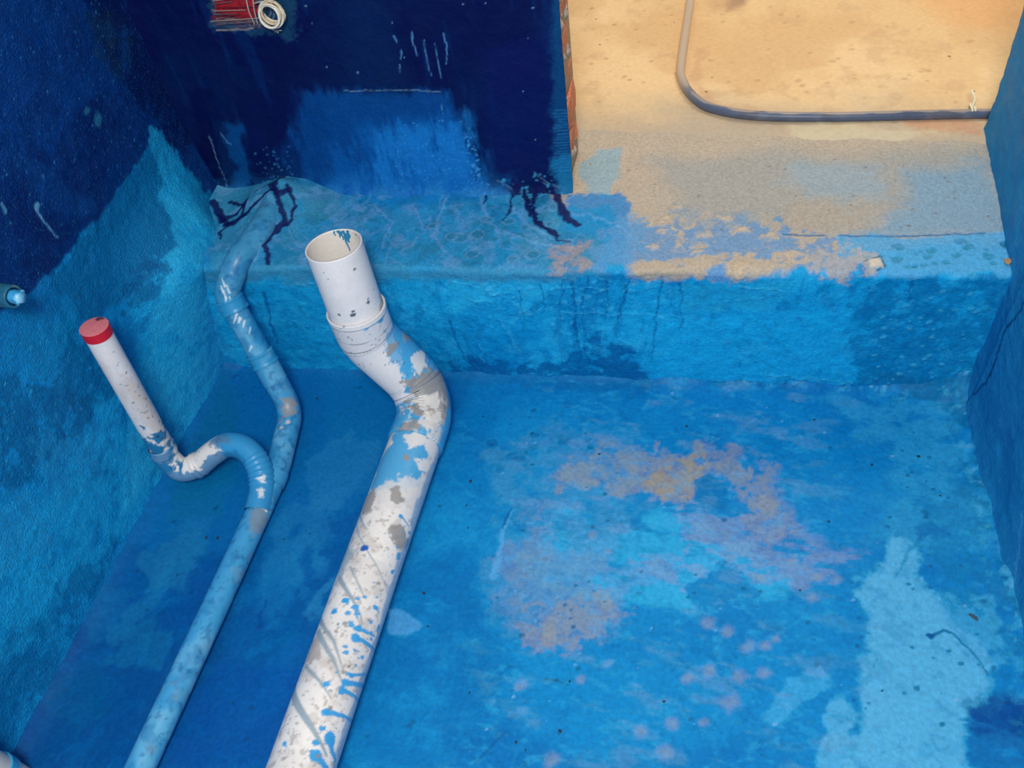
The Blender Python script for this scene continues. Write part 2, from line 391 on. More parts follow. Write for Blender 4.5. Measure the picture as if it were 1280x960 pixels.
sf.ridge((20, 104, 176), 13, 0.035, 0.18, 18, 1, 1)
e = fbm(sf.U, sf.V, 2.2, 3, 41) * 0.003 + fbm(sf.U, sf.V, 22, 4, 42) * 0.0012
# mortar cove where the floor meets the walls
cove = 0.030 * np.exp(-np.clip(sf.U - XL, 0, 9) / 0.022) + 0.028 * np.exp(-np.clip(xright(sf.V) - sf.U, 0, 9) / 0.03) * (0.7 + 0.6 * fbm(sf.U, sf.V, 18, 3, 9))
cove += 0.016 * np.exp(-np.clip(YL + A * sf.U - sf.V, 0, 9) / 0.016) * (0.8 + 0.8 * fbm(sf.U, sf.V, 12, 3, 8))
dxr = np.clip(xright(sf.V) - sf.U, 0, 9); dyl = np.clip(YL + A * sf.U - sf.V, 0, 9)
cove += 0.055 * np.exp(-(dxr / 0.07) ** 2 - (dyl / 0.05) ** 2) * (1 + .3 * fbm(sf.U, sf.V, 20, 4, 10))
cm = np.exp(-np.minimum(dxr / 0.035, dyl / (0.012 + .03 * sstep(.25, .45, sf.U)))) * sstep(.0, .5, sf.U + .3)
for cc, lo, sd0 in (((8, 92, 146), .05, 301), ((84, 168, 208), .15, 302)):
    mk = cm * sstep(lo, lo + .25, fbm(sf.U, sf.V, 55, 5, sd0, .65)) * .8; sf.col = sf.col * (1 - mk[..., None]) + lin(cc) * mk[..., None]
sf.hgt += e + cove
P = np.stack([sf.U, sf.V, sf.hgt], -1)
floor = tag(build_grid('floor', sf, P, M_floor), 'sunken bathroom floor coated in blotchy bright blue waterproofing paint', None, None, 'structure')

# ================================================================== LEFT WALL
def lw(*p): return [tuple(at_x(x, y, XL)[1:]) for x, y in p]
sf = Surf(ladder([(-0.5, 0.20, 0.02), (0.20, 1.47, 0.0026)]), ladder([(-0.02, 0.98, 0.0026), (0.98, 2.4, 0.03)]), (14, 134, 202), 2)
sf.mottle((22, 142, 210), 7, 0.0, 0.4, 0.6, 21)
sf.mottle((0, 100, 170), 6, 0.1, 0.45, 0.5, 22)
# bright stucco by the step
sf.patch(lw((205, 165), (275, 260), (290, 450), (205, 600), (90, 760), (0, 860), (-40, 700), (60, 600), (120, 520), (170, 470), (150, 330), (180, 250)), (34, 160, 222), 0.8, 0.02, 0.04, 9, 0.03, 22)
sf.patch(lw((190, 220), (250, 250), (275, 330), (285, 430), (215, 580), (150, 640), (160, 520), (190, 440), (180, 330)), (60, 178, 232), 0.65, 0.02, 0.03, 12, 0.03, 30)
sf.patch(lw((200, 180), (215, 230), (200, 300), (170, 290), (190, 230)), (44, 150, 206), 0.5, 0.008, 0.02, 20, 0.02, 40)
# teal band under the diagonal edge
sf.patch(lw((196, 172), (90, 318), (60, 350), (110, 400), (150, 380), (190, 300), (200, 230)), (2, 106, 166), 0.95, 0.006, 0.008, 14, 0.012, 30)
sf.patch(lw((150, 340), (185, 320), (175, 370), (150, 390)), (0, 84, 142), 0.7, 0.008, 0.02, 20, 0.02, 40)
# dark trowelled zone at the middle left
sf.patch(lw((-60, 480), (60, 480), (120, 490), (110, 530), (60, 600), (-60, 640)), (0, 100, 160), 0.85, 0.012, 0.02, 12, 0.02, 28)
sf.patch(lw((20, 400), (60, 380), (110, 450), (60, 480), (20, 460)), (14, 124, 184), 0.6, 0.008, 0.02, 18, 0.02, 40)
sf.patch(lw((90, 415), (140, 480), (110, 520), (70, 480)), (4, 92, 150), 0.6, 0.008, 0.02, 18, 0.02, 40)
sf.patch(lw((45, 545), (110, 540), (120, 590), (75, 640), (50, 590)), (44, 144, 206), 0.6, 0.01, 0.02, 16, 0.02, 36)
sf.patch(lw((-20, 620), (40, 620), (60, 680), (20, 720), (-40, 720)), (48, 142, 202), 0.55, 0.015, 0.03, 16, 0.03, 36)
sf.patch(lw((20, 800), (110, 700), (150, 660), (100, 780), (20, 900), (-20, 960), (-40, 860)), (0, 92, 156), 0.6, 0.02, 0.03, 14, 0.02, 30)
# navy second coat above the diagonal
sf.patch(lw((-300, 470), (-30, 405), (30, 372), (85, 318), (150, 235), (196, 168), (228, 212), (262, 266), (310, 275), (190, -60), (80, -140), (-300, -140)), (0, 46, 116), 0.97, 0.005, 0.006, 14, 0.006, 30)
navy = sstep(0.0, 0.03, 0.52 * (1 - 0)) * 1.0
NV = lw((-300, 470), (-30, 405), (30, 372), (85, 318), (150, 235), (196, 168), (262, 262), (110, 0), (80, -140), (-300, -140))
sf.patch(lw((-60, -40), (90, -40), (130, 80), (60, 200), (-60, 180)), (2, 62, 138), 0.75, 0.04, 0.06, 8, 0.05, 16)
sf.patch(lw((60, 140), (150, 150), (120, 260), (60, 280), (0, 260)), (0, 34, 100), 0.7, 0.03, 0.04, 10, 0.04, 20)
sf.patch(lw((0, 180), (60, 210), (120, 260), (100, 280), (40, 240)), (6, 70, 142), 0.45, 0.006, 0.012, 16, 0.006, 30)
sf.patch(lw((100, -20), (165, -20), (215, 110), (255, 190), (215, 180), (160, 120)), (0, 24, 84), 0.85, 0.015, 0.02, 12, 0.02, 24)
sf.patch(lw((108, 20), (150, 30), (160, 90), (130, 80)), (20, 56, 86), 0.5, 0.02, 0.03, 12, 0.03, 24)
sf.patch(lw((60, 280), (110, 270), (80, 320), (40, 350), (20, 330)), (0, 34, 96), 0.7, 0.015, 0.02, 16, 0.02, 30)
sf.patch(lw((185, 165), (200, 160), (225, 205), (205, 225), (192, 190)), (36, 150, 208), 0.85, 0.005, 0.012, 24, 0.01, 50)
sf.patch(lw((215, 190), (262, 262), (258, 300), (225, 250)), (30, 142, 204), 0.8, 0.008, 0.012, 20, 0.015, 50)
sf.stroke(lw((45, 258), (48, 266), (72, 297)), (.0045, .001), (96, 164, 204), 0.9)
sf.dots(lw((47, 259)), [.0055], (100, 168, 206))
sf.stroke(lw((3, 256), (7, 264)), .003, (90, 160, 204), 0.8)
sf.dots(lw((122, 150), (108, 138)), [.010, .006], (50, 122, 156), 0.7, .004)
rng = random.Random(5)
sf.scatter(lw((-20, 0), (130, 0), (190, 165), (60, 340), (-20, 380)), 150, (.0006, .0018), (70, 140, 196), 0.7, .0008, rng)
sf.scatter(lw((200, 200), (260, 300), (280, 430), (60, 800), (-20, 900), (0, 420), (150, 400)), 240, (.0012, .003), (70, 164, 214), 0.55, .0012, rng, .0006)
sf.patch(lw((205, 592), (285, 452), (292, 470), (212, 612)), (4, 92, 150), 0.7, 0.008, 0.012, 20, 0.012, 40)
n = fbm(sf.U, sf.V, 5, 3, 61) * 0.003 + fbm(sf.U, sf.V, 50, 3, 62) * 0.0016
bul = 0.085 * sstep(1.00, 1.20, sf.U) * np.where(sf.V < 0.32, np.clip(sf.V, 0, 1) / 0.32, 1 - sstep(0.32, 0.50, sf.V)) * (1 - 0.75 * sstep(1.27, 1.40, sf.U))
foot = 0.012 * np.exp(-np.clip(sf.V, 0, 9) / 0.05)
P = np.stack([XL + sf.hgt + n + bul + foot, sf.U, sf.V], -1)
wall_left = tag(build_grid('wall_left', sf, P, M_wall, None, (0.5, 1.12, 1.05)), 'rough left wall painted blue below and navy above a slanting edge', None, None, 'structure')

# ================================================================== STEP (ledge below the doorway)
def fc(*p): return [(q[0], q[2]) for q in (at_y(x, y, YL) for x, y in p)]
def tp(*p):
    out = []
    for x, y in p:
        q = at_z(x, y, H); out.append((q[0], H + q[1] - (YL + A * q[0])))
    return out
def tpz(z, *p):
    out = []
    for x, y in p:
        q = at_z(x, y, z); out.append((q[0], H + q[1] - (YL + A * q[0])))
    return out
sf = Surf(ladder([(-1.19, 0.57, 0.0024)]), ladder([(-0.03, H + 0.50, 0.0024), (H + 0.50, H + 0.56, 0.02)]), (20, 146, 210), 3)
face = 1 - sstep(H - 0.004, H + 0.006, sf.V)
sf.mottle((44, 166, 226), 9, 0.0, 0.4, 0.55, 31, 1, 1, 5, face)
sf.mottle((2, 108, 176), 8, 0.1, 0.45, 0.5, 32, 1.4, 0.8, 5, face)
sf.mottle((60, 166, 220), 40, 0.1, 0.4, 0.4, 335, 1, 1, 4, face)
sf.mottle((0, 98, 164), 36, 0.12, 0.4, 0.4, 336, 1.5, .7, 4, face)
# face
sf.patch(fc((330, 350), (420, 340), (440, 460), (335, 445)), (12, 132, 196), 0.6, 0.015, 0.02, 14, 0.02, 30)
sf.patch(fc((560, 345), (700, 345), (640, 400), (560, 390)), (50, 168, 222), 0.6, 0.012, 0.03, 14, 0.03, 36)
sf.patch(fc((580, 380), (640, 372), (680, 440), (640, 470), (580, 460)), (6, 132, 202), 0.65, 0.012, 0.02, 14, 0.02, 30)
sf.patch(fc((560, 448), (700, 456), (745, 418), (790, 440), (812, 474), (700, 482), (560, 474)), (0, 88, 156), 0.85, 0.008, 0.012, 18, 0.015, 36)
sf.patch(fc((690, 345), (760, 345), (735, 440), (715, 462), (695, 440)), (4, 112, 180), 0.5, 0.012, 0.015, 18, 0.02, 40, streak=(2, 0.5))
sf.patch(fc((820, 400), (1070, 380), (1075, 474), (820, 474)), (26, 160, 224), 0.7, 0.015, 0.03, 10, 0.02, 24)
sf.patch(fc((850, 348), (1000, 352), (960, 385), (850, 390)), (40, 150, 202), 0.6, 0.01, 0.02, 18, 0.03, 40, streak=(.6, 1.5))
sf.patch(fc((1085, 345), (1270, 340), (1215, 500), (1075, 480), (1070, 440)), (2, 108, 172), 0.75, 0.015, 0.02, 14, 0.03, 30)
sf.patch(fc((1075, 460), (1150, 470), (1200, 505), (1140, 500), (1075, 482)), (10, 104, 160), 0.7, 0.006, 0.012, 30, 0.015, 60)
rng = random.Random(9)
sf.scatter(fc((1090, 380), (1230, 350), (1190, 500), (1090, 475)), 110, (.001, .005), (70, 160, 206), 0.6, .0015, rng, .0014)
sf.scatter(fc((340, 350), (480, 345), (520, 450), (345, 440)), 120, (.001, .003), (50, 152, 208), 0.5, .0015, rng, .0008)
sf.scatter(fc((600, 345), (840, 350), (700, 420), (620, 400)), 90, (.0015, .006), (70, 168, 216), 0.5, .002, rng, .0014)
for pts, wd in [([(713, 350), (720, 385), (716, 420)], .0028), ([(735, 348), (728, 390), (732, 440)], .002), ([(716, 400), (724, 440), (722, 455)], .0024),
                ([(787, 350), (778, 385), (768, 408)], .0024), ([(826, 348), (822, 390), (815, 450)], .0022), ([(850, 350), (852, 395), (848, 420)], .0018),
                ([(675, 355), (680, 390)], .002), ([(650, 365), (654, 400)], .0018), ([(757, 352), (760, 385)], .0018), ([(705, 352), (700, 400)], .0016),
                ([(330, 368), (338, 395), (345, 432)], .004), ([(1140, 345), (1132, 380)], .002), ([(560, 400), (575, 440), (590, 458)], .003)]:
    sf.stroke(fc(*pts), (wd, wd * .5), (2, 84, 150), 0.75, .0018, .008, 40, -.0014)
for pts, wd in [([(585, 373), (618, 376)], .0028), ([(625, 400), (640, 420), (652, 452)], .0018), ([(598, 430), (606, 452)], .0016), ([(562, 352), (620, 362), (660, 395)], .002),
                ([(370, 357), (430, 352), (480, 352)], .004), ([(820, 476), (930, 478)], .0016), ([(960, 470), (1010, 474), (1070, 480)], .002),
                ([(700, 392), (800, 394), (870, 398)], .0016), ([(690, 360), (760, 362)], .002), ([(905, 380), (960, 370)], .0014), ([(925, 358), (990, 364)], .0022)]:
    sf.stroke(fc(*pts), (wd, wd * .6), (80, 176, 222), 0.42, .0022, .010, 40, .0018)
sf.stroke(fc((1275, 388), (1256, 412), (1243, 455), (1232, 478), (1215, 495), (1198, 512)), .0019, (6, 40, 104), 0.9, .001, .004, 30, -.003)
# top: grey-blue slurry on the left
sf.patch(tp((150, 360), (205, 310), (270, 225), (740, 215), (760, 348), (330, 352)), (62, 134, 178), 0.9, 0.012, 0.02, 12, 0.01, 30)
sf.patch(tp((375, 262), (520, 232), (690, 238), (640, 330), (470, 335), (380, 322)), (46, 142, 206), 0.6, 0.02, 0.04, 10, 0.03, 26)
sf.patch(tp((440, 228), (620, 226), (610, 252), (440, 262)), (8, 116, 190), 0.65, 0.012, 0.015, 16, 0.012, 30)
sf.patch(tp((180, 300), (250, 262), (262, 345), (190, 350)), (18, 130, 194), 0.75, 0.015, 0.02, 16, 0.02, 40)
sf.patch(tp((378, 250), (430, 240), (430, 275), (385, 282)), (70, 142, 176), 0.7, 0.008, 0.015, 24)
sf.mottle((44, 104, 142), 30, 0.15, 0.45, 0.4, 37, 1, 1, 3, (1 - face) * (1 - sstep(-0.36, -0.30, sf.U)) * sstep(-1.02, -0.9, sf.U))
sf.mottle((96, 164, 212), 26, 0.18, 0.42, 0.55, 38, 1, 1, 4, (1 - face) * (1 - sstep(-0.36, -0.26, sf.U)))
tl = (1 - face) * (1 - sstep(-0.30, -0.20, sf.U + .05 * fbm(sf.U, sf.V, 9, 3, 330)))
sf.mottle((14, 104, 170), 14, 0.05, 0.4, 0.5, 331, 1, 1, 5, tl)
sf.ridge((90, 164, 216), 9, 0.14, 0.5, 332, 1.3, 0.8, 4, tl, 0.04)
sf.ridge((40, 104, 150), 14, 0.08, 0.35, 334, 1.2, 0.8, 4, tl, 0.04)
sf.ridge((110, 178, 222), 16, 0.06, 0.3, 333, 1, 1, 4, tl, 0.03)
# top: right half, dusty cement with blue-grey washes
CEM = (186, 170, 148)
sf.patch(tp((705, 262), (690, 235), (690, 120), (1270, 120), (1268, 300), (1060, 320), (960, 342), (900, 350), (780, 346), (790, 300), (760, 262)), CEM, 0.97, 0.012, 0.02, 14, 0.009, 30)
sf.patch(tp((800, 200), (1240, 186), (1270, 296), (1000, 300), (840, 260)), (150, 156, 156), 0.65, 0.04, 0.03, 8, 0.01, 18)
sf.patch(tp((990, 208), (1100, 212), (1120, 250), (1010, 256), (980, 230)), (142, 168, 184), 0.6, 0.025, 0.02, 12, 0.012, 24, streak=(.5, 1.5))
sf.patch(tp((1130, 214), (1236, 205), (1274, 300), (1060, 300), (1130, 262)), (112, 160, 190), 0.7, 0.03, 0.02, 12, 0.012, 24, streak=(.5, 1.5))
sf.patch(tp((1000, 250), (1120, 262), (1080, 292), (960, 290)), (176, 162, 144), 0.6, 0.02, 0.02, 12, 0.02, 24)
sf.patch(tp((724, 212), (735, 190), (770, 190), (780, 222), (762, 246), (726, 246)), (140, 172, 186), 0.85, 0.008, 0.025, 20)
sf.patch(tp((712, 248), (768, 242), (788, 256), (785, 290), (740, 300), (700, 290)), (36, 130, 194), 0.9, 0.006, 0.012, 20, 0.01, 40)
sf.patch(tp((760, 300), (800, 280), (870, 290), (930, 270), (1000, 300), (1060, 305), (1030, 330), (900, 320), (800, 330), (760, 330)), (72, 142, 196), 0.75, 0.006, 0.02, 18, 0.03, 34)
sf.patch(tp((840, 262), (880, 270), (950, 275), (900, 290), (850, 286)), (128, 152, 172), 0.6, 0.008, 0.02, 20, 0.02, 40)
sf.patch(tp((1050, 300), (1275, 294), (1290, 345), (1110, 345), (1050, 320)), (78, 164, 212), 0.9, 0.006, 0.01, 16, 0.008, 30)
sf.patch(tp((690, 310), (730, 305), (738, 338), (692, 340)), (168, 150, 142), 0.7, 0.01, 0.012, 24, 0.02, 60)
sf.patch(tp((800, 326), (930, 322), (940, 350), (800, 350)), (184, 168, 148), 0.85, 0.005, 0.015, 20, 0.015, 40)
sf.patch(tp((1000, 325), (1060, 305), (1110, 330), (1080, 345), (1010, 345)), (186, 170, 150), 0.7, 0.005, 0.015, 24, 0.015, 40)
sf.patch(tp((740, 300), (800, 262), (820, 290), (790, 330), (740, 335)), (92, 154, 202), 0.7, 0.01, 0.02, 20, 0.02, 40)
sf.patch(tp((880, 336), (905, 330), (910, 352), (885, 352)), (60, 146, 206), 0.8, 0.005, 0.01, 30)
for (x, y, r) in [(835, 275, .010), (828, 290, .012), (846, 262, .007), (905, 278, .010), (930, 292, .008), (880, 296, .010), (960, 300, .01), (925, 338, .014), (1000, 322, .012), (870, 320, .007), (815, 312, .009)]:
    c = tp((x, y))[0]
    sf.stroke([(c[0] - r, c[1]), (c[0] + r, c[1] + .003)], r * .7, (200, 180, 150), 0.7, r * .6, r * 1.3, 60, .003)
for pts in [[(1050, 297), (1100, 298), (1180, 296), (1232, 294)], [(980, 296), (1030, 297)]]:
    sf.stroke(tp(*pts), .002, (20, 100, 158), 0.85, .0014, .004, 30, -.002)
sf.stroke(tp((1080, 330), (1100, 322), (1106, 334), (1096, 340)), .0016, (30, 60, 90), 0.8, .001)
sf.patch(tp((1085, 328), (1100, 326), (1104, 336), (1088, 338)), (214, 200, 176), 0.9, .003, .003, 40, height=.004)
sf.scatter(tp((1120, 305), (1260, 300), (1275, 335), (1120, 338)), 26, (.003, .009), (50, 120, 160), 0.6, .002, random.Random(4), -.002)
sf.scatter(tp((760, 200), (1230, 190), (1250, 290), (800, 300)), 60, (.001, .003), (120, 108, 96), 0.7, .001, random.Random(6))
# pale foam lines and navy runs from the wall
for pts, wd in [([(560, 250), (548, 275), (540, 300), (560, 320)], .004), ([(600, 250), (604, 275), (622, 290), (650, 300), (690, 310)], .004), ([(622, 290), (625, 312)], .003),
                ([(640, 262), (655, 280), (690, 298), (720, 305)], .003), ([(520, 262), (530, 290), (500, 320)], .003), ([(690, 260), (730, 270), (770, 280), (790, 300)], .003),
                ([(470, 258), (490, 280), (480, 310)], .003)]:
    sf.stroke(tp(*pts), (wd, wd * .6), (104, 172, 222), 0.6, .004, .012, 30, .001)
for (x, y) in [(608, 277), (634, 280), (596, 296), (655, 286), (575, 300), (563, 298), (686, 282), (665, 320), (640, 326), (590, 320), (540, 285), (690, 262)]:
    c = np.array(tp((x, y))[0]); r = random.uniform(.008, .017)
    sf.dots([tuple(c)], [r], (48, 108, 146), 0.55, .004)
    sf.stroke([(c[0] + r * 1.2 * math.cos(t), c[1] + r * math.sin(t)) for t in np.linspace(0, 6.2, 10)], .0016, (110, 172, 212), 0.55, .002, .006, 50)
NAVY = (10, 18, 84)
for pts, wd in [([(652, 234), (657, 250), (664, 270), (675, 285), (695, 295)], (.0045, .004)), ([(672, 236), (668, 254), (664, 268)], (.0035, .003)), ([(692, 238), (700, 262), (712, 278), (722, 284)], (.0055, .006)),
                ([(642, 234), (638, 262), (630, 278)], (.002, .0015)), ([(609, 232), (609, 250), (605, 258)], (.002, .0015)), ([(700, 296), (690, 304), (712, 306)], (.002, .001))]:
    sf.stroke(tp(*pts), (wd[0] * 1.5, wd[1] * 1.4), NAVY, 0.95, .002, .009, 40, .0012)
for pts, wd in [([(352, 232), (347, 252), (352, 275), (335, 290), (326, 304), (330, 318)], (.005, .004)), ([(362, 244), (369, 256), (362, 270), (352, 278)], (.0035, .003)),
                ([(345, 248), (325, 255), (305, 266), (290, 274), (276, 274)], (.003, .005)), ([(262, 250), (275, 268), (292, 264), (306, 252)], (.007, .004)), ([(340, 240), (352, 252), (366, 246)], (.006, .004)), ([(285, 248), (303, 258), (300, 268), (285, 272), (270, 282), (268, 292)], (.004, .002)), ([(268, 262), (280, 275)], .004)]:
    wd = (wd[0] * 1.35, wd[1] * 1.35) if isinstance(wd, tuple) else wd * 1.35
    sf.stroke(tpz(H + 0.03, *pts), wd, NAVY, 0.92, .0016, .007, 40, -.001)
# relief: rough plaster face, rounded and chipped arris, mound of mortar over the small pipe
R0 = 0.014
s = sf.V; rough = fbm(sf.U, s, 6, 3, 71) * 0.006 + fbm(sf.U, s, 55, 3, 72) * 0.0018
chip = 0.006 * fbm(sf.U, s * 0 + 0.3, 14, 4, 73)
k = np.clip((s - (H - R0)) / (R0 * math.pi / 2), 0, 1) * math.pi / 2
onface = s < H - R0
arc = R0 * math.pi / 2
yy = np.where(onface, 0, np.where(s < H - R0 + arc, R0 - R0 * np.cos(k), R0 + s - (H - R0 + arc)))
zz = np.where(onface, s, np.where(s < H - R0 + arc, H - R0 + R0 * np.sin(k), H))
wface = 1 - sstep(H - R0, H - R0 + arc, s); wtop = 1 - wface
edge = np.exp(-((s - H) / 0.02) ** 2)
yo = YL + A * sf.U + yy - wface * (rough + sf.hgt) + edge * chip
mound = (0.022 + 0.026 * sstep(H + 0.05, H + 0.21, s)) * np.exp(-((sf.U + 0.972) / (0.055 + 0.03 * sstep(H + .05, H + .2, s))) ** 2) * sstep(H - 0.005, H + 0.05, s) * (1 + .35 * fbm(sf.U, s, 14, 3, 79))
mound += 0.030 * np.exp(-np.clip(sf.U - XL, 0, 9) / 0.06) * sstep(H, H + 0.03, s)
zo = zz + wtop * (rough * 0.45 + sf.hgt + mound) - edge * np.abs(chip) * 0.6
P = np.stack([sf.U, yo, zo], -1)
step = tag(build_grid('threshold_step', sf, P, M_step, None, (0.6, 1.16, 1.04)), 'raised blue painted threshold step below the doorway', None, None, 'structure')

# ================================================================== BACK WALL with the brick jamb
def bw(*p): return [(q[0], q[2]) for q in (at_y(x, y, YB) for x, y in p)]
sf = Surf(ladder([(-1.19, XJ, 0.0026)]), ladder([(H - 0.03, 0.86, 0.0026), (0.86, 2.4, 0.03)]), (0, 15, 72), 4)
sf.mottle((0, 28, 80), 5, 0.0, 0.4, 0.7, 51)
sf.mottle((2, 8, 70), 4, 0.05, 0.4, 0.6, 52, 1.3, 0.7)
sf.mottle((0, 44, 104), 14, 0.1, 0.5, 0.45, 53, 3.0, 0.5)
sf.patch(bw((380, 112), (560, 114), (585, 170), (605, 240), (380, 252), (345, 200)), (2, 72, 142), 0.9, 0.012, 0.012, 12, 0.012, 30, streak=(2.5, .5))
sf.patch(bw((430, 160), (570, 150), (604, 242), (420, 250)), (6, 92, 168), 0.75, 0.03, 0.02, 10, 0.03, 26, streak=(2.5, .5))
sf.patch(bw((470, 170), (575, 150), (608, 245), (450, 248)), (24, 128, 208), 0.7, 0.03, 0.02, 10, 0.03, 26, streak=(2.5, .5))
sf.patch(bw((365, 225), (640, 222), (640, 262), (365, 262)), (8, 100, 176), 0.75, 0.015, 0.015, 14, 0.02, 30)
sf.patch(bw((270, 150), (300, 160), (320, 240), (285, 258)), (2, 76, 140), 0.75, 0.01, 0.012, 16, 0.012, 30, streak=(2.5, .5))
sf.patch(bw((370, 118), (400, 118), (410, 250), (375, 250)), (0, 58, 124), 0.5, 0.02, 0.015, 12, 0.02, 26, streak=(2.5, .5))
sf.patch(bw((310, 130), (372, 120), (378, 245), (318, 240)), (0, 18, 78), 0.7, 0.015, 0.015, 14, 0.015, 30, streak=(2, .5))
sf.patch(bw((240, 100), (268, 110), (300, 240), (262, 262)), (0, 8, 64), 0.8, 0.01, 0.012, 16, 0.01, 30)
sf.patch(bw((600, 60), (690, 40), (700, 218), (612, 230)), (4, 22, 88), 0.7, 0.02, 0.02, 12)
sf.patch(bw((688, -40), (706, -40), (716, 215), (692, 215)), (10, 72, 122), 0.8, 0.008, 0.006, 18, 0.008, 40)
sf.patch(bw((690, 195), (720, 190), (722, 245), (700, 240)), (24, 122, 172), 0.8, 0.008, 0.008, 20, 0.012, 40)
sf.patch(bw((430, 0), (480, 0), (520, 110), (440, 110)), (2, 36, 86), 0.6, 0.03, 0.02, 10)
# ridged trowel teeth at the jamb
for i in range(22):
    y = 138 + i * 3.6
    sf.stroke(bw((695 - 3 * math.sin(i * 1.3) , y), (712, y - .8)), .0016, (26, 104, 160), 0.75, .001, .002, 40, .0016)
sf.stroke(bw((430, 114), (500, 113), (550, 114)), .0009, (130, 172, 196), 0.5, .001, .003, 60)
for pts, wd in [([(514, 40), (516, 55), (522, 70)], .0024), ([(492, 46), (497, 54)], .0028), ([(502, 64), (501, 76)], .002), ([(499, 82), (500, 91)], .0016), ([(555, 42), (558, 58), (558, 80)], .0022),
                ([(530, 50), (533, 75), (539, 94)], .0014), ([(544, 55), (549, 85), (552, 100)], .0012), ([(552, 130), (554, 152)], .0014)]:
    sf.stroke(bw(*pts), (wd * .75, wd * .35), (84, 150, 204), 0.7, .001, .002, 50)
for pts in [[(262, 170), (272, 200), (287, 240)], [(276, 165), (285, 178), (290, 180)], [(623, 224), (642, 233)], [(668, 214), (684, 226), (700, 230)], [(670, 222), (690, 230)]]:
    sf.stroke(bw(*pts), .0011, (110, 170, 206), 0.45, .001, .003, 50)
rng = random.Random(12)
sf.scatter(bw((590, 170), (610, 225), (625, 240), (600, 240), (575, 160)), 60, (.0008, .0028), (70, 160, 216), 0.7, .001, rng)
sf.scatter(bw((315, 180), (365, 180), (370, 240), (330, 240)), 50, (.0008, .0025), (60, 140, 200), 0.5, .001, rng)
sf.scatter(bw((500, 150), (590, 150), (605, 240), (490, 240)), 110, (.0006, .0022), (60, 160, 220), 0.6, .001, rng)
sf.scatter(bw((620, 222), (700, 212), (705, 240), (630, 240)), 30, (.001, .004), (60, 160, 210), 0.6, .001, rng)
sf.scatter(bw((380, -10), (690, -10), (690, 200), (600, 200), (560, 100), (380, 100)), 16, (.0008, .002), (120, 170, 200), 0.7, .001, rng)
for pts, wd in [([(640, 222), (652, 240)], .006), ([(676, 225), (672, 240)], .006), ([(690, 230), (694, 244)], .006), ([(345, 238), (353, 246)], .007), ([(276, 245), (285, 262)], .008)]:
    sf.stroke(bw(*pts), wd, (6, 16, 80), 0.9, .002, .006, 40)
# torn patch around the junction box
sf.patch(bw((258, -30), (352, -30), (370, 12), (366, 46), (330, 44), (265, 32)), (24, 70, 104), 0.75, 0.006, 0.012, 24, 0.012, 60)
sf.patch(bw((262, -30), (318, -30), (322, 30), (268, 26)), (120, 34, 52), 0.75, 0.006, 0.008, 30, 0.012, 70, streak=(.4, 2.2))
for i in range(9):
    y = -6 + i * 5
    sf.stroke(bw((264 + (i % 3) * 3, y + 4), (318 + (i % 2) * 10, y + 1)), .0012, [(150, 140, 130), (100, 100, 110), (170, 160, 150)][i % 3], 0.7, .001, .002, 60)
for i in range(6):
    sf.stroke(bw((316 + i * 6, -8), (312 + i * 6, 32)), .0009, (150, 160, 160), 0.55, .001, .003, 60)
n = fbm(sf.U, sf.V, 6, 4, 81) * 0.005 + fbm(sf.U, sf.V, 50, 3, 82) * 0.0012
n = n + (0.016 + .012 * fbm(sf.U, sf.V * .3, 16, 4, 83)) * np.exp(-np.clip(sf.V - H, 0, 9) / 0.016)
fb = np.exp(-np.clip(sf.V - H - .004, 0, 9) / 0.02) * sstep(-.25, .25, fbm(sf.U, sf.V, 34, 5, 84, .65) - .5 * sstep(-.5, -.4, sf.U)) * .75
sf.col = sf.col * (1 - fb[..., None]) + lin((34, 124, 186)) * fb[..., None]
P = np.stack([sf.U, YB + A * sf.U - n - sf.hgt, sf.V], -1)
nv, nu = sf.U.shape
V = P.reshape(-1, 3); Fq = grid_faces(nv, nu)
# solid brickwork behind the plaster
x0, x1, z0, z1 = -1.19, XJ - 0.012, H - 0.03, 2.4
def yb(x): return YB + A * x
bx = np.array([[x0, yb(x0) + .004, z0], [x1, yb(x1) + .004, z0], [x1, yb(x1) + WT, z0], [x0, yb(x0) + WT, z0],
               [x0, yb(x0) + .004, z1], [x1, yb(x1) + .004, z1], [x1, yb(x1) + WT, z1], [x0, yb(x0) + WT, z1]])
# return of the plaster edge so it has thickness
nb = len(V)
ret = P[:, -1].copy(); ret2 = ret + np.array([-0.016, 0.012, 0])
Vb = np.concatenate([V, bx, ret2])
q = np.array([[0, 1, 2, 3], [4, 7, 6, 5], [1, 5, 6, 2], [2, 6, 7, 3], [3, 7, 4, 0]]) + nb
jj = np.arange(nv - 1)
qr = np.stack([jj * nu + nu - 1, nb + 8 + jj, nb + 9 + jj, (jj + 1) * nu + nu - 1], -1)
colb = np.concatenate([sf.col.reshape(-1, 3), np.tile(lin((176, 158, 138)), (8, 1)), np.tile(lin((60, 92, 112)), (nv, 1))])
wall_back = tag(mesh_obj('wall_back', Vb, np.concatenate([Fq, q, qr]), M_wallb, None, colb),
                'dark navy painted back wall with a paler blue panel', None, None, 'structure')
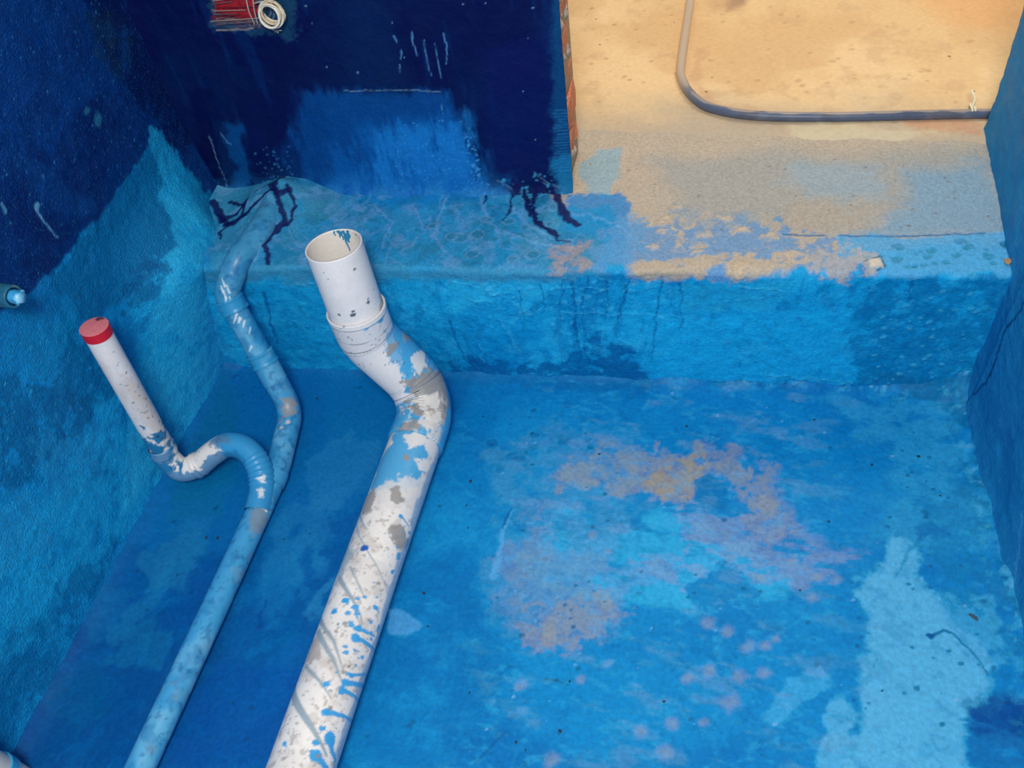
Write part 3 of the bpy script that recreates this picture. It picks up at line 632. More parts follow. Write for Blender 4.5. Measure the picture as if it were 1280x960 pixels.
# bricks seen end-on in the jamb
rng = random.Random(21)
zc = H + 0.052; kx = 0
while zc < 1.9:
    hb = rng.uniform(0.056, 0.066)
    bm_v = []
    w0, w1 = 0.010 + rng.uniform(0, .006), WT - 0.010 + rng.uniform(-.006, .004)
    xa, xb = XJ - 0.11, XJ - 0.008 + rng.uniform(-.004, .007)
    nz, ny = 3, 5
    for iz in range(nz):
        for iy in range(ny):
            z = zc + hb * iz / (nz - 1) + (rng.uniform(-.003, .003)); yv = yb(XJ) + w0 + (w1 - w0) * iy / (ny - 1) + rng.uniform(-.003, .003)
            bm_v.append((xb + rng.uniform(-.005, .004) - (.004 if iz in (0, 2) or iy in (0, 4) else 0), yv, z))
    for iz, iy in ((0, 0), (0, ny - 1), (nz - 1, ny - 1), (nz - 1, 0)):
        v = bm_v[iz * ny + iy]; bm_v.append((xa, v[1], v[2]))
    fs = []
    for iz in range(nz - 1):
        for iy in range(ny - 1):
            a = iz * ny + iy; fs.append((a, a + 1, a + ny + 1, a + ny))
    b0 = nz * ny
    fs += [tuple([b0] + list(range(0, ny)) + [b0 + 1])[::-1], tuple([b0 + 3] + [(nz - 1) * ny + i for i in range(ny)] + [b0 + 2]),
           (b0, b0 + 3, (nz - 1) * ny, ny, 0), (b0 + 1, ny - 1, 2 * ny - 1, nz * ny - 1, b0 + 2)]
    mesh_obj('brick', bm_v, fs, M_brick, wall_back, None, False)
    zc += hb + rng.uniform(0.010, 0.016)
# lumps of mortar squeezed from the joints
vv = []; ff = []
zj = H + 0.045
while zj < 1.0:
    for kk in range(4):
        cy = yb(XJ) + 0.02 + rng.uniform(0, WT - .04); cz = zj + rng.uniform(-.02, .02); r = rng.uniform(.006, .013); b0 = len(vv); cx = XJ - .014
        for dx, dy, dz in ((1, 0, 0), (0, 1, 0), (0, -1, 0), (0, 0, 1.7), (0, 0, -1.7), (-1, 0, 0)):
            vv.append((cx + dx * r * .75, cy + dy * r, cz + dz * r))
        for f3 in ((0, 1, 3), (0, 3, 2), (0, 2, 4), (0, 4, 1), (5, 3, 1), (5, 2, 3), (5, 4, 2), (5, 1, 4)): ff.append(tuple(b0 + i for i in f3))
    zj += .073
tag(mesh_obj('mortar_lumps', vv, ff, M_mortar, wall_back), None, None, None, 'stuff')

# ================================================================== RIGHT WALL
def rw(*p):
    out = []
    for x, y in p:
        d = ray(x, y); t = (0.555 + 0.096) / (d[0] + 0.12 * d[1]); q = CAM + d * t; out.append((q[1], q[2]))
    return out
YEND = 1.735
sf = Surf(ladder([(-0.5, 0.45, 0.03), (0.45, YEND, 0.004)]), ladder([(-0.02, 1.0, 0.004), (1.0, 2.4, 0.03)]), (26, 128, 182), 5)
sf.mottle((40, 138, 192), 8, 0.05, 0.45, 0.6, 91, 1, .6)
sf.mottle((10, 100, 160), 5, 0.0, 0.45, 0.5, 92)
sf.mottle((40, 130, 188), 30, 0.1, 0.4, 0.7, 93, 1, 1, 4, np.exp(-np.clip(sf.V - .01, 0, 9) / 0.035))
navyr = sstep(0.66, 0.74, sf.V + 0.05 * fbm(sf.U, sf.V, 9, 3, 94))
sf.col = sf.col * (1 - navyr[..., None]) + lin((0, 26, 74)) * navyr[..., None]
sf.stroke(rw((1278, 640), (1274, 720), (1277, 800)), .002, (70, 150, 200), 0.6)
sf.stroke(rw((1284, 372), (1275, 388), (1256, 412), (1243, 455), (1232, 478), (1215, 495)), .0022, (4, 34, 92), 0.95, .0012, .004, 30)
n = fbm(sf.U, sf.V, 5, 4, 95) * 0.006 + fbm(sf.U, sf.V, 50, 3, 96) * 0.0018
foot = 0.015 * np.exp(-np.clip(sf.V, 0, 9) / 0.04)
endw = np.exp(-np.clip(YEND - sf.U, 0, 9) / 0.004)
yj = sf.U + endw * (0.012 * fbm(sf.V, sf.V * 0, 12, 4, 97) + 0.028 * np.clip(sf.V - H, 0, .6))
P = np.stack([xright(sf.U) - n - foot, yj, sf.V], -1)
nv, nu = sf.U.shape; V = P.reshape(-1, 3); nb = len(V)
ret = P[:, -1] + np.array([0.12, 0.004, 0]); ret3 = P[:, 0] + np.array([0.12, 0, 0])
jj = np.arange(nv - 1)
qr = np.stack([jj * nu + nu - 1, nb + jj, nb + 1 + jj, (jj + 1) * nu + nu - 1], -1)
qb = np.stack([nb + jj, nb + nv + jj, nb + nv + 1 + jj, nb + 1 + jj], -1)
colr = np.concatenate([sf.col.reshape(-1, 3), np.tile(lin((8, 70, 116)), (2 * nv, 1))])
tag(mesh_obj('wall_right', np.concatenate([V, ret, ret3]), np.concatenate([grid_faces(nv, nu), qr, qb]), M_wallb, None, colr),
    'plain blue right wall ending in a ragged jamb at the doorway', None, None, 'structure')

# ================================================================== HALL FLOOR
def hf(*p): return [tuple(at_z(x, y, H)[:2]) for x, y in p]
sf = Surf(ladder([(-2.0, -0.55, 0.03), (-0.55, 0.85, 0.0042), (0.85, 2.4, 0.03)]), ladder([(1.64, 2.45, 0.0042), (2.45, 4.2, 0.03)]), (226, 190, 140), 6)
sf.mottle((238, 206, 158), 3, 0.0, 0.4, 0.6, 101)
sf.mottle((214, 172, 124), 4, 0.05, 0.4, 0.5, 102)
sf.mottle((200, 166, 126), 16, 0.15, 0.45, 0.4, 103)
near = 1 - sstep(1.66, 1.92, sf.V + 0.10 * fbm(sf.U, sf.V, 6, 5, 104))
sf.col = sf.col * (1 - near[..., None]) + lin((186, 170, 148)) * near[..., None]  # step cement blends into sand; hall light fall-off also painted into the colour
sf.patch(hf((980, 160), (1060, 158), (1180, 165), (1100, 182), (990, 178)), (212, 200, 166), 0.6, 0.012, 0.02, 10, 0.01, 20)
sf.patch(hf((1130, 152), (1250, 150), (1245, 172), (1150, 165)), (200, 146, 112), 0.6, 0.012, 0.02, 14, 0.02, 36)
sf.patch(hf((908, -40), (930, -40), (930, 8), (912, 16)), (128, 104, 100), 0.75, 0.015, 0.01, 16)
sf.patch(hf((880, -40), (935, -40), (925, 18), (885, 18)), (196, 156, 116), 0.5, 0.02, 0.02, 12)
sf.patch(hf((1130, -20), (1300, -20), (1290, 40), (1180, 30)), (224, 168, 112), 0.6, 0.05, 0.04, 6)
sf.patch(hf((858, 100), (875, 60), (885, 60), (872, 105), (900, 132), (960, 138), (960, 150), (880, 140)), (196, 150, 116), 0.4, 0.012, 0.012, 20, 0.01, 40)
rng = random.Random(17)
sf.scatter(hf((730, 10), (845, 10), (850, 130), (740, 180)), 40, (.001, .005), (176, 140, 98), 0.6, .002, rng)
sf.scatter(hf((870, 10), (1240, 10), (1200, 130), (900, 130)), 70, (.001, .006), (190, 152, 112), 0.6, .002, rng)
e = fbm(sf.U, sf.V, 2.5, 4, 105) * 0.004 + fbm(sf.U, sf.V, 30, 3, 106) * 0.0016 + sf.hgt
z = H + e + 0.003 - 0.02 * (1 - sstep(1.65, 1.72, sf.V))
P = np.stack([sf.U, sf.V, z], -1)
tag(build_grid('floor_hall', sf, P, M_hall), 'sandy dusty cement hall floor beyond the doorway', None, None, 'structure')

# ================================================================== TUBES
def fillet(ctrl, step=0.004):
    """ctrl: (x, y, z, bend radius); returns a sampled path with rounded corners"""
    pts = [np.array(c[:3], float) for c in ctrl]; out = [pts[0]]
    for i in range(1, len(pts) - 1):
        a, b, c = pts[i - 1], pts[i], pts[i + 1]; r = ctrl[i][3]
        u = (a - b) / np.linalg.norm(a - b); v = (c - b) / np.linalg.norm(c - b)
        ang = math.acos(np.clip(u @ v, -1, 1)); th = math.pi - ang
        if th < 1e-3: out.append(b); continue
        t = min(r * math.tan(th / 2), .49 * np.linalg.norm(a - b), .49 * np.linalg.norm(c - b)); rr = t / math.tan(th / 2)
        bis = (u + v) / np.linalg.norm(u + v); cen = b + bis * (rr / math.cos(th / 2))
        p0 = b + u * t; e1 = (p0 - cen) / rr; ax = np.cross(e1, (b + v * t) - cen); ax /= np.linalg.norm(ax); e2 = np.cross(ax, e1)
        for k in range(13):
            q = th * k / 12; out.append(cen + rr * (math.cos(q) * e1 + math.sin(q) * e2))
    out.append(pts[-1])
    return resample(np.array(out), step)
def resample(p, step):
    d = np.concatenate([[0], np.cumsum(np.linalg.norm(np.diff(p, axis=0), axis=1))])
    keep = np.concatenate([[True], np.diff(d) > 1e-9]); p, d = p[keep], d[keep]
    n = max(2, int(d[-1] / step) + 1); s = np.linspace(0, d[-1], n)
    return np.stack([np.interp(s, d, p[:, i]) for i in range(3)], 1)
def spline(ctrl, step=0.004):
    c = np.array(ctrl, float); c = np.concatenate([[2 * c[0] - c[1]], c, [2 * c[-1] - c[-2]]]); out = []
    for i in range(1, len(c) - 2):
        t = np.linspace(0, 1, 24, endpoint=False)[:, None]
        out.append(0.5 * ((2 * c[i]) + (-c[i - 1] + c[i + 1]) * t + (2 * c[i - 1] - 5 * c[i] + 4 * c[i + 1] - c[i + 2]) * t ** 2 + (-c[i - 1] + 3 * c[i] - 3 * c[i + 1] + c[i + 2]) * t ** 3))
    out.append(c[-2][None]); return resample(np.concatenate(out), step)

class Tube(Surf):
    def __init__(self, path, rad, base, seed, nth=48, thick=0.0):
        self.path = np.asarray(path); n = len(self.path)
        d = np.concatenate([[0], np.cumsum(np.linalg.norm(np.diff(self.path, axis=0), axis=1))])
        self.rad = np.full(n, rad) if np.isscalar(rad) else np.asarray([rad(s, d[-1]) for s in d])
        self.r0 = float(np.median(self.rad)); self.nth = nth
        super().__init__(np.linspace(-math.pi, math.pi, nth, endpoint=False) * self.r0, d, base, seed)
        T = np.gradient(self.path, axis=0); T /= np.linalg.norm(T, axis=1)[:, None]
        N = np.zeros_like(T)
        # theta = 0 looks towards the room (the +x / up side): frames carried along the path
        ref = np.array([0.35, -0.5, 0.8]); v = ref - T[0] * (ref @ T[0]); N[0] = v / np.linalg.norm(v)
        for i in range(1, n):
            v = N[i - 1] - T[i] * (N[i - 1] @ T[i]); N[i] = v / np.linalg.norm(v)
        self.T, self.N, self.B = T, N, np.cross(T, N)
        self.length = d[-1]
    def positions(self, extra=0.0):
        th = self.U / self.r0
        r = self.rad[:, None] + self.hgt + extra
        return self.path[:, None] + r[..., None] * (np.cos(th)[..., None] * self.N[:, None] + np.sin(th)[..., None] * self.B[:, None])
    def px(self, *pts):
        """pixel -> (arc, length) on the side of the tube that faces the phone"""
        if not hasattr(self, '_pp'):
            P = self.positions(); q = (P - CAM) @ RC
            self._pp = np.stack([640 + F * q[..., 0] / -q[..., 2], 480 - F * q[..., 1] / -q[..., 2]], -1)
            nrm = P - self.path[:, None]
            self._back = np.einsum('ijk,ijk->ij', nrm, P - CAM) > 0
        out = []
        for x, y in pts:
            dd = (self._pp[..., 0] - x) ** 2 + (self._pp[..., 1] - y) ** 2 + self._back * 1e9
            j, i = np.unravel_index(np.argmin(dd), dd.shape); out.append((self.us[i], self.vs[j]))
        return out
    def build(self, name, mat, parent, caps=(False, False), wall=0.0, inner=None):
        P = self.positions(); nv, nu = self.U.shape
        V = [P.reshape(-1, 3)]; Fs = [grid_faces(nv, nu, True)]; C = [self.col.reshape(-1, 3)]
        k = nv * nu
        if wall:                                   # hollow: inner skin and the rim at the end
            Q = self.path[:, None] + (self.rad[:, None] - wall)[..., None] * (np.cos(self.U / self.r0)[..., None] * self.N[:, None] + np.sin(self.U / self.r0)[..., None] * self.B[:, None])
            V.append(Q.reshape(-1, 3)); C.append((inner if inner is not None else self.col).reshape(-1, 3))
            Fs.append(grid_faces(nv, nu, True)[:, ::-1] + k)
            i = np.arange(nu); i2 = (i + 1) % nu; o = (nv - 1) * nu
            Fs.append(np.stack([o + i, o + i2, k + o + i2, k + o + i], -1)); Fs.append(np.stack([i2, i, k + i, k + i2], -1))
            k *= 2
        for e, on in enumerate(caps):
            if on:
                row = 0 if e == 0 else nv - 1
                V.append(self.path[row][None]); C.append(self.col[row].mean(0)[None])
                i = np.arange(0, nu, 2); a = row * nu + i; b = row * nu + i + 1; c = row * nu + (i + 2) % nu
                Fs.append(np.stack([a, b, c, np.full(len(i), k)], -1)); k += 1
        loc = np.array(parent.location) if parent else None
        return mesh_obj(name, np.concatenate(V), np.concatenate(Fs), mat, parent, np.concatenate(C), True, loc)
    def facing(self, col, d, thr, op, brk, bf, seed):
        """paint the side of the tube that faces direction d (where it was splashed)"""
        th = self.U / self.r0
        nn = np.cos(th)[..., None] * self.N[:, None] + np.sin(th)[..., None] * self.B[:, None]
        k = nn @ np.asarray(d) + brk * fbm(self.U, self.V, bf, 4, seed)
        m = sstep(thr - .05, thr + .05, k) * op
        self.col = self.col * (1 - m[..., None]) + lin(col) * m[..., None]
    def wave(self):   # keep seam colours equal
        pass

WHITE = (234, 229, 223); CYAN = (72, 166, 214); GREY = (150, 146, 142); DIRT = (176, 168, 158)

# ------------------------------------------------------------------ big soil pipe
soil = thing('soil_pipe', (-0.60, 0.70, 0.0), 'thick white soil pipe splashed with blue bending up to an open end', 'pipe')
bigpath = fillet([(-0.606, -0.45, 0.057, 0), (-0.598, 0.70, 0.057, 1), (-0.590, 1.115, 0.062, 0.085), (-0.702, 1.127, 0.225, 0.10), (-0.707, 1.130, 0.298, 0)], 0.0025)
dist = np.concatenate([[0], np.cumsum(np.linalg.norm(np.diff(bigpath, axis=0), axis=1))])
icut = int(np.argmin(np.abs(bigpath[:, 1] - 0.985)))
t = Tube(bigpath[:icut + 6], 0.055, WHITE, 20, 150)
px = t.px
t.mottle((216, 210, 206), 14, 0.0, 0.4, 0.6, 201); t.mottle((188, 178, 168), 45, 0.12, 0.42, 0.5, 202); t.mottle((150, 140, 132), 110, 0.22, 0.42, 0.55, 203)
rng = random.Random(31)
allp = [(-.18, .5), (.18, .5), (.18, 1.5), (-.18, 1.5)]
t.scatter(allp, 420, (.0006, .0018), (130, 116, 108), 0.7, .0006, rng)
t.scatter(allp, 120, (.0008, .0026), (60, 120, 170), 0.7, .0006, rng)
t.scatter(allp, 90, (.001, .0035), (150, 150, 150), 0.7, .0008, rng)
# cyan coat between the elbow and (470, 610)
t.patch(px((505, 470), (580, 470), (565, 520), (527, 604), (505, 612), (462, 618), (470, 590), (500, 515)), CYAN, 0.97, .003, .010, 30, .008, 60)
for pl in [[(500, 520), (520, 528), (512, 540), (498, 535)], [(505, 545), (530, 535), (535, 552), (512, 560)], [(527, 548), (545, 545), (548, 570), (535, 572)], [(518, 575), (540, 580), (538, 590), (525, 588)], [(510, 500), (560, 500), (562, 528), (548, 545), (515, 520)]]:
    t.patch(px(*pl), (226, 222, 218), 0.95, .002, .006, 50, .006, 90)
t.patch(px((500, 500), (540, 498), (535, 525), (505, 522)), GREY, 0.8, .003, .008, 40, .010, 80, .0025)
t.dots(px((508, 573), (540, 520)), [.006, .005], GREY, 0.9)
t.patch(px((455, 625), (480, 600), (528, 600), (524, 625), (490, 640)), (222, 218, 214), 0.8, .004, .010, 40, .012, 70)
for pl in [[(485, 612), (500, 608), (505, 625), (492, 632)], [(482, 660), (500, 656), (510, 680), (495, 690)], [(455, 620), (470, 612), (465, 640), (452, 645)]]:
    t.patch(px(*pl), GREY, 0.9, .002, .005, 60, .005, 90, .0015)
t.patch(px((432, 680), (445, 690), (420, 730), (418, 712)), (150, 178, 190), 0.7, .004, .006, 40, .006, 80)
t.patch(px((382, 800), (402, 790), (398, 825), (380, 830)), (176, 164, 156), 0.8, .004, .006, 50, .006, 80)
SM = (140, 160, 172)
for pts, wd in [([(425, 722), (440, 750), (454, 780)], (.005, .001)), ([(438, 708), (454, 745)], (.002, .001)), ([(400, 772), (416, 800), (430, 838)], (.005, .001)), ([(398, 790), (415, 822), (428, 856)], (.006, .001)),
                ([(382, 832), (400, 850), (414, 874)], (.004, .001)), ([(366, 862), (386, 905), (408, 944)], (.008, .002)), ([(446, 656), (460, 690), (484, 740)], (.002, .0008)), ([(450, 642), (458, 662)], (.003, .001))]:
    t.stroke(px(*pts), wd, SM, 0.9, .001, .001, 30)
BL = (60, 158, 216)
for pts, r in [([(447, 786), (468, 796)], .007), ([(445, 797), (462, 808), (472, 818)], .008), ([(433, 853), (455, 858), (470, 870)], .0085), ([(428, 862), (448, 880), (452, 888)], .006), ([(408, 889), (430, 896), (448, 906)], .008),
               ([(438, 845), (455, 842), (468, 855)], .005), ([(395, 945), (408, 960), (415, 972)], .010), ([(412, 925), (415, 940), (420, 950)], .011), ([(394, 928), (398, 930)], .006), ([(500, 645), (512, 660)], .004),
               ([(356, 930), (358, 934)], .004), ([(407, 855), (410, 857)], .006), ([(432, 752), (436, 756)], .007), ([(444, 760), (446, 772)], .006), ([(418, 764), (421, 766)], .006), ([(470, 760), (474, 766)], .005)]:
    q = px(*pts); r *= .72; t.stroke(q, (r * .8, r * .35), BL, 0.97, .0009, .0015, 40); t.dots([q[0]], [r * 1.15], BL, 0.97, .001)
t.dots(px((456, 686)), [.006], (24, 92, 176), 0.97)
t.scatter(px((440, 740), (500, 640), (520, 650), (470, 800), (400, 940), (380, 930)), 46, (.0012, .0045), BL, 0.95, .0008, rng)
t.dots(px((473, 730), (420, 790), (428, 840), (405, 790), (432, 780), (398, 944), (413, 885)), [.003] * 7, (150, 142, 130), 0.9)
t.facing((70, 150, 198), (0.95, 0.1, -0.55), 0.80, 0.6, 0.25, 24, 17)
t.build('floor_pipe', M_pvc, soil)
# mitred bend with moulded ridges
bend = bigpath[icut - 2:]
def brad(s, L):
    r = 0.0585
    if s < 0.030: r = 0.0588
    if s < 0.005: r = 0.0554
    for c in (0.135, 0.150, 0.175):
        if abs(s - c) < 0.0016: r -= 0.0012
    if s > L - 0.070: r = 0.0598
    return r
t = Tube(bend, brad, CYAN, 21, 150); px = t.px
t.mottle((98, 178, 216), 12, 0.0, 0.4, 0.4, 211)
t.mottle((46, 140, 196), 20, 0.2, 0.5, 0.35, 212)
nrm_left = np.array([-0.95, -0.25, -0.1])
th = t.U / t.r0
kk = (np.cos(th)[..., None] * t.N[:, None] + np.sin(th)[..., None] * t.B[:, None]) @ nrm_left + .35 * fbm(t.U, t.V, 30, 4, 213)
mm = sstep(-.12, -.02, kk) * sstep(.10, .13, t.V); t.col = t.col * (1 - mm[..., None]) + lin((228, 226, 226)) * mm[..., None]
t.patch(px((400, 380), (480, 380), (492, 410), (500, 450), (505, 480), (480, 475), (440, 440), (415, 410)), (226, 224, 224), 0.97, .003, .010, 30, .010, 70)
t.patch(px((480, 410), (500, 400), (520, 440), (505, 470)), CYAN, 0.8, .003, .010, 40, .012, 80)
for pl, c in [([(484, 430), (496, 424), (494, 442), (484, 446)], GREY), ([(500, 415), (520, 405), (520, 425), (505, 428)], GREY), ([(512, 445), (530, 440), (530, 460), (514, 470)], (226, 222, 218)), ([(500, 476), (548, 462), (560, 500), (552, 530), (515, 520)], (150, 144, 138)),
              ([(512, 500), (545, 492), (556, 520), (535, 540)], (222, 216, 208))]:
    t.patch(px(*pl), c, 0.92, .002, .008, 50, .008, 90, .0012)
t.scatter(px((420, 400), (480, 400), (520, 470), (470, 470)), 40, (.0008, .002), (70, 80, 100), 0.8, .0006, rng)
t.facing((226, 220, 212), (0.30, -0.62, 0.72), 0.72, 0.9, 0.55, 34, 214) if False else None
lowz = (1 - sstep(.085, .12, t.V)) * sstep(-.05, .25, fbm(t.U * 1.6, t.V * .8, 42, 5, 215, .65))
kf = (np.cos(th)[..., None] * t.N[:, None] + np.sin(th)[..., None] * t.B[:, None]) @ np.array([0.25, -0.45, 0.86])
lowz = lowz * sstep(.45, .65, kf); t.col = t.col * (1 - .9 * lowz[..., None]) + lin((224, 217, 208)) * .9 * lowz[..., None]
gz = (1 - sstep(.11, .14, t.V)) * sstep(.12, .3, fbm(t.U, t.V, 38, 5, 216, .65)) * sstep(.5, .7, kf); t.col = t.col * (1 - .85 * gz[..., None]) + lin((150, 143, 136)) * .85 * gz[..., None]
t.hgt += .0018 * gz
for s0 in (.150, .162, .186):
    t.stroke([(u, s0) for u in np.linspace(-.19, .19, 30)], .0008, (40, 84, 120), 0.6, .0006, .0006)
for k, s0 in enumerate((t.length - .060, t.length - .036)):
    t.stroke([(u, s0) for u in np.linspace(-.19, .19, 30)], .0009, (90, 96, 104), 0.85, .0005, .0005)
t.build('bend', M_pvc, soil)
# socket ring and the open upright stub
top = bigpath[-1]; up = np.array([-0.718, 1.148, 0.457]) - top; up /= np.linalg.norm(up)
ring = np.array([top - up * 0.003 + up * s for s in np.linspace(0, 0.012, 7)])
t = Tube(ring, 0.0606, (228, 226, 226), 22, 96)
t.scatter([(-.19, 0), (.19, 0), (.19, .03), (-.19, .03)], 30, (.0006, .0016), (90, 90, 96), 0.8, .0005, rng)
t.build('socket_ring', M_pvc, soil, wall=0.0045)
stub = np.array([top + up * s for s in np.linspace(-0.03, np.linalg.norm(np.array([-0.718, 1.148, 0.457]) - top), 80)])
t = Tube(stub, 0.055, (238, 234, 232), 23, 150); px = t.px
t.mottle((222, 220, 222), 16, 0.0, 0.4, 0.5, 231)
for (x, y, r) in [(443, 337, .0022), (461, 378, .0034), (460, 374, .002), (442, 394, .0042), (441, 390, .003), (424, 394, .003), (410, 349, .0012), (405, 341, .0014), (467, 362, .0016), (475, 368, .002), (478, 372, .003)]:
    t.dots(px((x, y)), [r], (20, 60, 90), 0.9, .0006)
t.patch(px((474, 370), (482, 366), (484, 392), (476, 394)), (170, 158, 150), 0.7, .003, .004, 60, .005, 90)
inner = np.tile(lin((236, 230, 222)), (t.U.shape[0], t.U.shape[1], 1))
rim = t.length - t.V
run = (sstep(.004, .001, np.abs(t.U - t.us[30] - .004 * fbm(t.U, t.V, 60, 3, 5))) * (rim < .05)) + sstep(.1, .3, fbm(t.U, t.V, 120, 3, 6)) * (rim < .014) * (np.abs(t.U - t.us[30]) < .035)
t.inner = inner
t.build('upright_stub', M_pvc, soil, wall=0.0032, inner=inner)
# blue paint run inside the mouth
dvec = np.array([0.12, 1.0, 0.0]); dvec -= up * (dvec @ up)
sd = np.cross(up, dvec / np.linalg.norm(dvec)); d0 = dvec / np.linalg.norm(dvec)
M_run = material('blue_paint_run', (40, 140, 186), 0.4, 0.4)
mouth = stub[-1]; vv = []; ff = []
def runstrip(ang, l0, l1, w0, w1):
    n = 8; b0 = len(vv)
    for i in range(n + 1):
        f = i / n; l = l0 + (l1 - l0) * f; ww = (w0 + (w1 - w0) * f)
        for sgn in (-1, 1):
            a = ang + sgn * ww / .051 + .02 * math.sin(9 * f + ang * 20)
            vv.append(mouth - up * l + 0.0512 * (math.cos(a) * d0 + math.sin(a) * sd))
    for i in range(n): ff.append((b0 + 2 * i, b0 + 2 * i + 1, b0 + 2 * i + 3, b0 + 2 * i + 2))
for a, l0, l1, w0, w1 in [(.15, .002, .05, .003, .0012), (.32, .001, .018, .004, .001), (-.05, .001, .02, .0035, .002), (.5, .001, .012, .002, .001), (.05, .008, .03, .005, .002), (-.45, .004, .010, .002, .001), (.24, .004, .024, .003, .001)]:
    runstrip(a, l0, l1, w0, w1)
mesh_obj('paint_run', vv, ff, M_run, soil, None, True, np.array(soil.location))

# ------------------------------------------------------------------ slim waste pipe with its trap and riser
waste = thing('waste_pipe', (-0.89, 0.70, 0.0), 'slim blue coated waste pipe with a white riser and red cap beside the left wall', 'pipe')
sp = fillet([(-0.905, -0.45, 0.027, 0), (-0.888, 0.60, 0.027, 2), (-0.884, 0.90, 0.028, 0.4), (-0.908, 1.058, 0.036, 0.06), (-1.014, 1.160, 0.292, 0.04), (-0.987, 1.205, 0.346, 0.05), (-0.970, 1.28, 0.350, 0.2), (-0.962, 1.46, 0.346, 0)], 0.003)
def near_i(p, q): return int(np.argmin(np.linalg.norm(p - np.array(q), axis=1)))
i1 = near_i(sp, (-0.885, 0.865, 0.03)); i2 = near_i(sp, (-0.955, 1.104, 0.15)); i3 = near_i(sp, (-0.985, 1.133, 0.22)); i4 = near_i(sp, (-1.005, 1.152, 0.268)); i5 = near_i(sp, (-0.968, 1.29, 0.366))
def small_paint(t, seed, worn=0.35):
    t.mottle((112, 186, 220), 12, 0.0, 0.4, 0.6, seed); t.mottle((34, 122, 178), 40, 0.08, 0.4, 0.55, seed + 1); t.mottle((20, 96, 150), 90, 0.2, 0.4, 0.5, seed + 3); t.mottle((126, 150, 164), 20, 0.3, 0.55, worn, seed + 2)
t = Tube(sp[:i1 + 2], 0.0255, (66, 160, 210), 30, 72); px = t.px
small_paint(t, 301)
t.patch(px((312, 640), (330, 630), (335, 655), (318, 672)), (132, 146, 156), 0.75, .004, .008, 50, .010, 80)
t.patch(px((312, 615), (340, 610), (338, 632), (316, 634)), (120, 148, 166), 0.7, .004, .006, 50, .008, 80)
for pl in [[(320, 618), (332, 614), (334, 622), (322, 624)], [(314, 630), (322, 626), (320, 636)], [(326, 634), (334, 628), (334, 640)]]:
    t.patch(px(*pl), (232, 232, 232), 0.95, .0015, .003, 80, .003, 120)
t.dots(px((197, 866), (330, 619)), [.006, .0018], (50, 100, 130), 0.7)
t.build('floor_pipe', M_pvc, waste)
t = Tube(sp[i1:i2 + 1], lambda s, L: 0.0275 if (s < .035 or s > L - .055) else 0.0262, (66, 158, 208), 31, 72); px = t.px
small_paint(t, 311)
t.patch(px((348, 498), (366, 494), (370, 515), (352, 528)), (150, 148, 146), 0.85, .003, .006, 50, .008, 90)
t.dots(px((360, 528), (352, 534)), [.004, .003], (214, 206, 200), 0.9)
t.build('elbow', M_pvc, waste)
t = Tube(sp[i2:i4 + 1], 0.0252, (46, 146, 198), 32, 72); px = t.px
small_paint(t, 321, 0.1)
for (x, y, l) in [(296, 392, .006), (300, 398, .008), (306, 402, .005), (314, 433, .004), (294, 398, .004), (313, 410, .003)]:
    q = px((x, y), (x - 2, y + 6)); t.stroke(q, (l * .5, l * .25), (206, 226, 236), 0.95, .001, .001)
t.build('upright_pipe', M_pvc, waste)
def ringtube(path, i, l, r, col, seed, parent, name='coupling'):
    p0 = path[i]; T = path[min(i + 2, len(path) - 1)] - path[max(i - 2, 0)]; T /= np.linalg.norm(T)
    pts = np.array([p0 + T * s for s in np.linspace(-l / 2, l / 2, 15)])
    t = Tube(pts, lambda s, L: r - .0016 * (0 if (s < L * .16 or s > L * .84) else 1) - .0012 * (abs(s - L / 2) < L * .05) * 0, col, seed, 72)
    t.mottle((104, 182, 220), 40, 0.0, 0.4, 0.5, seed + 5); t.mottle((24, 116, 176), 60, 0.15, 0.45, 0.5, seed + 6)
    return t.build(name, M_pvc, parent, (True, True))
ringtube(sp, i2 + 2, .030, .0305, (48, 150, 200), 33, waste)
ringtube(sp, i4, .030, .0305, (46, 148, 200), 34, waste)
t = Tube(sp[i4 - 1:], lambda s, L: 0.0268 + .0012 * (abs(s - .075) < .004) + (0.004 * sstep(.12, .20, s)), (64, 148, 192), 35, 72); px = t.px
small_paint(t, 351, 0.5)
t.mottle((92, 148, 176), 10, -0.1, 0.3, 0.5, 355, 1, 1, 4, sstep(.08, .14, t.V))
for (x, y) in [(283, 372), (287, 366), (279, 366), (290, 380), (284, 382), (281, 358)]:
    q = px((x, y), (x - 3, y - 9)); t.stroke(q, (.0026, .0012), (214, 230, 238), 0.95, .001, .001)
t.hgt += .003 * fbm(t.U, t.V, 30, 3, 356) * sstep(.1, .16, t.V)
t.build('wall_pipe', M_pvc, waste)
# trap
trap = spline([(-1.108, 0.876, 0.120), (-1.106, 0.870, 0.080), (-1.086, 0.868, 0.048), (-1.052, 0.884, 0.050), (-1.020, 0.902, 0.070), (-0.985, 0.918, 0.085), (-0.945, 0.916, 0.080), (-0.910, 0.890, 0.062), (-0.892, 0.850, 0.042), (-0.886, 0.800, 0.032)], 0.002)
def trad(s, L):
    r = 0.0262
    for c, wd, dr in ((0.112, .004, .0026), (0.122, .003, .0016), (0.012, .012, .0022)):
        if abs(s - c) < wd: r += dr
    for k in range(6):
        if abs(s - (L - .115 + k * .011)) < .0028: r += .0016
    return r
t = Tube(trap, trad, (228, 226, 222), 40, 72); px = t.px
t.mottle((200, 196, 190), 30, 0.1, 0.5, 0.5, 401)
Vn = t.V / t.length
m = sstep(.46, .52, Vn + .05 * fbm(t.U, t.V, 40, 4, 402)); t.col = t.col * (1 - m[..., None]) + lin((52, 150, 204)) * m[..., None]
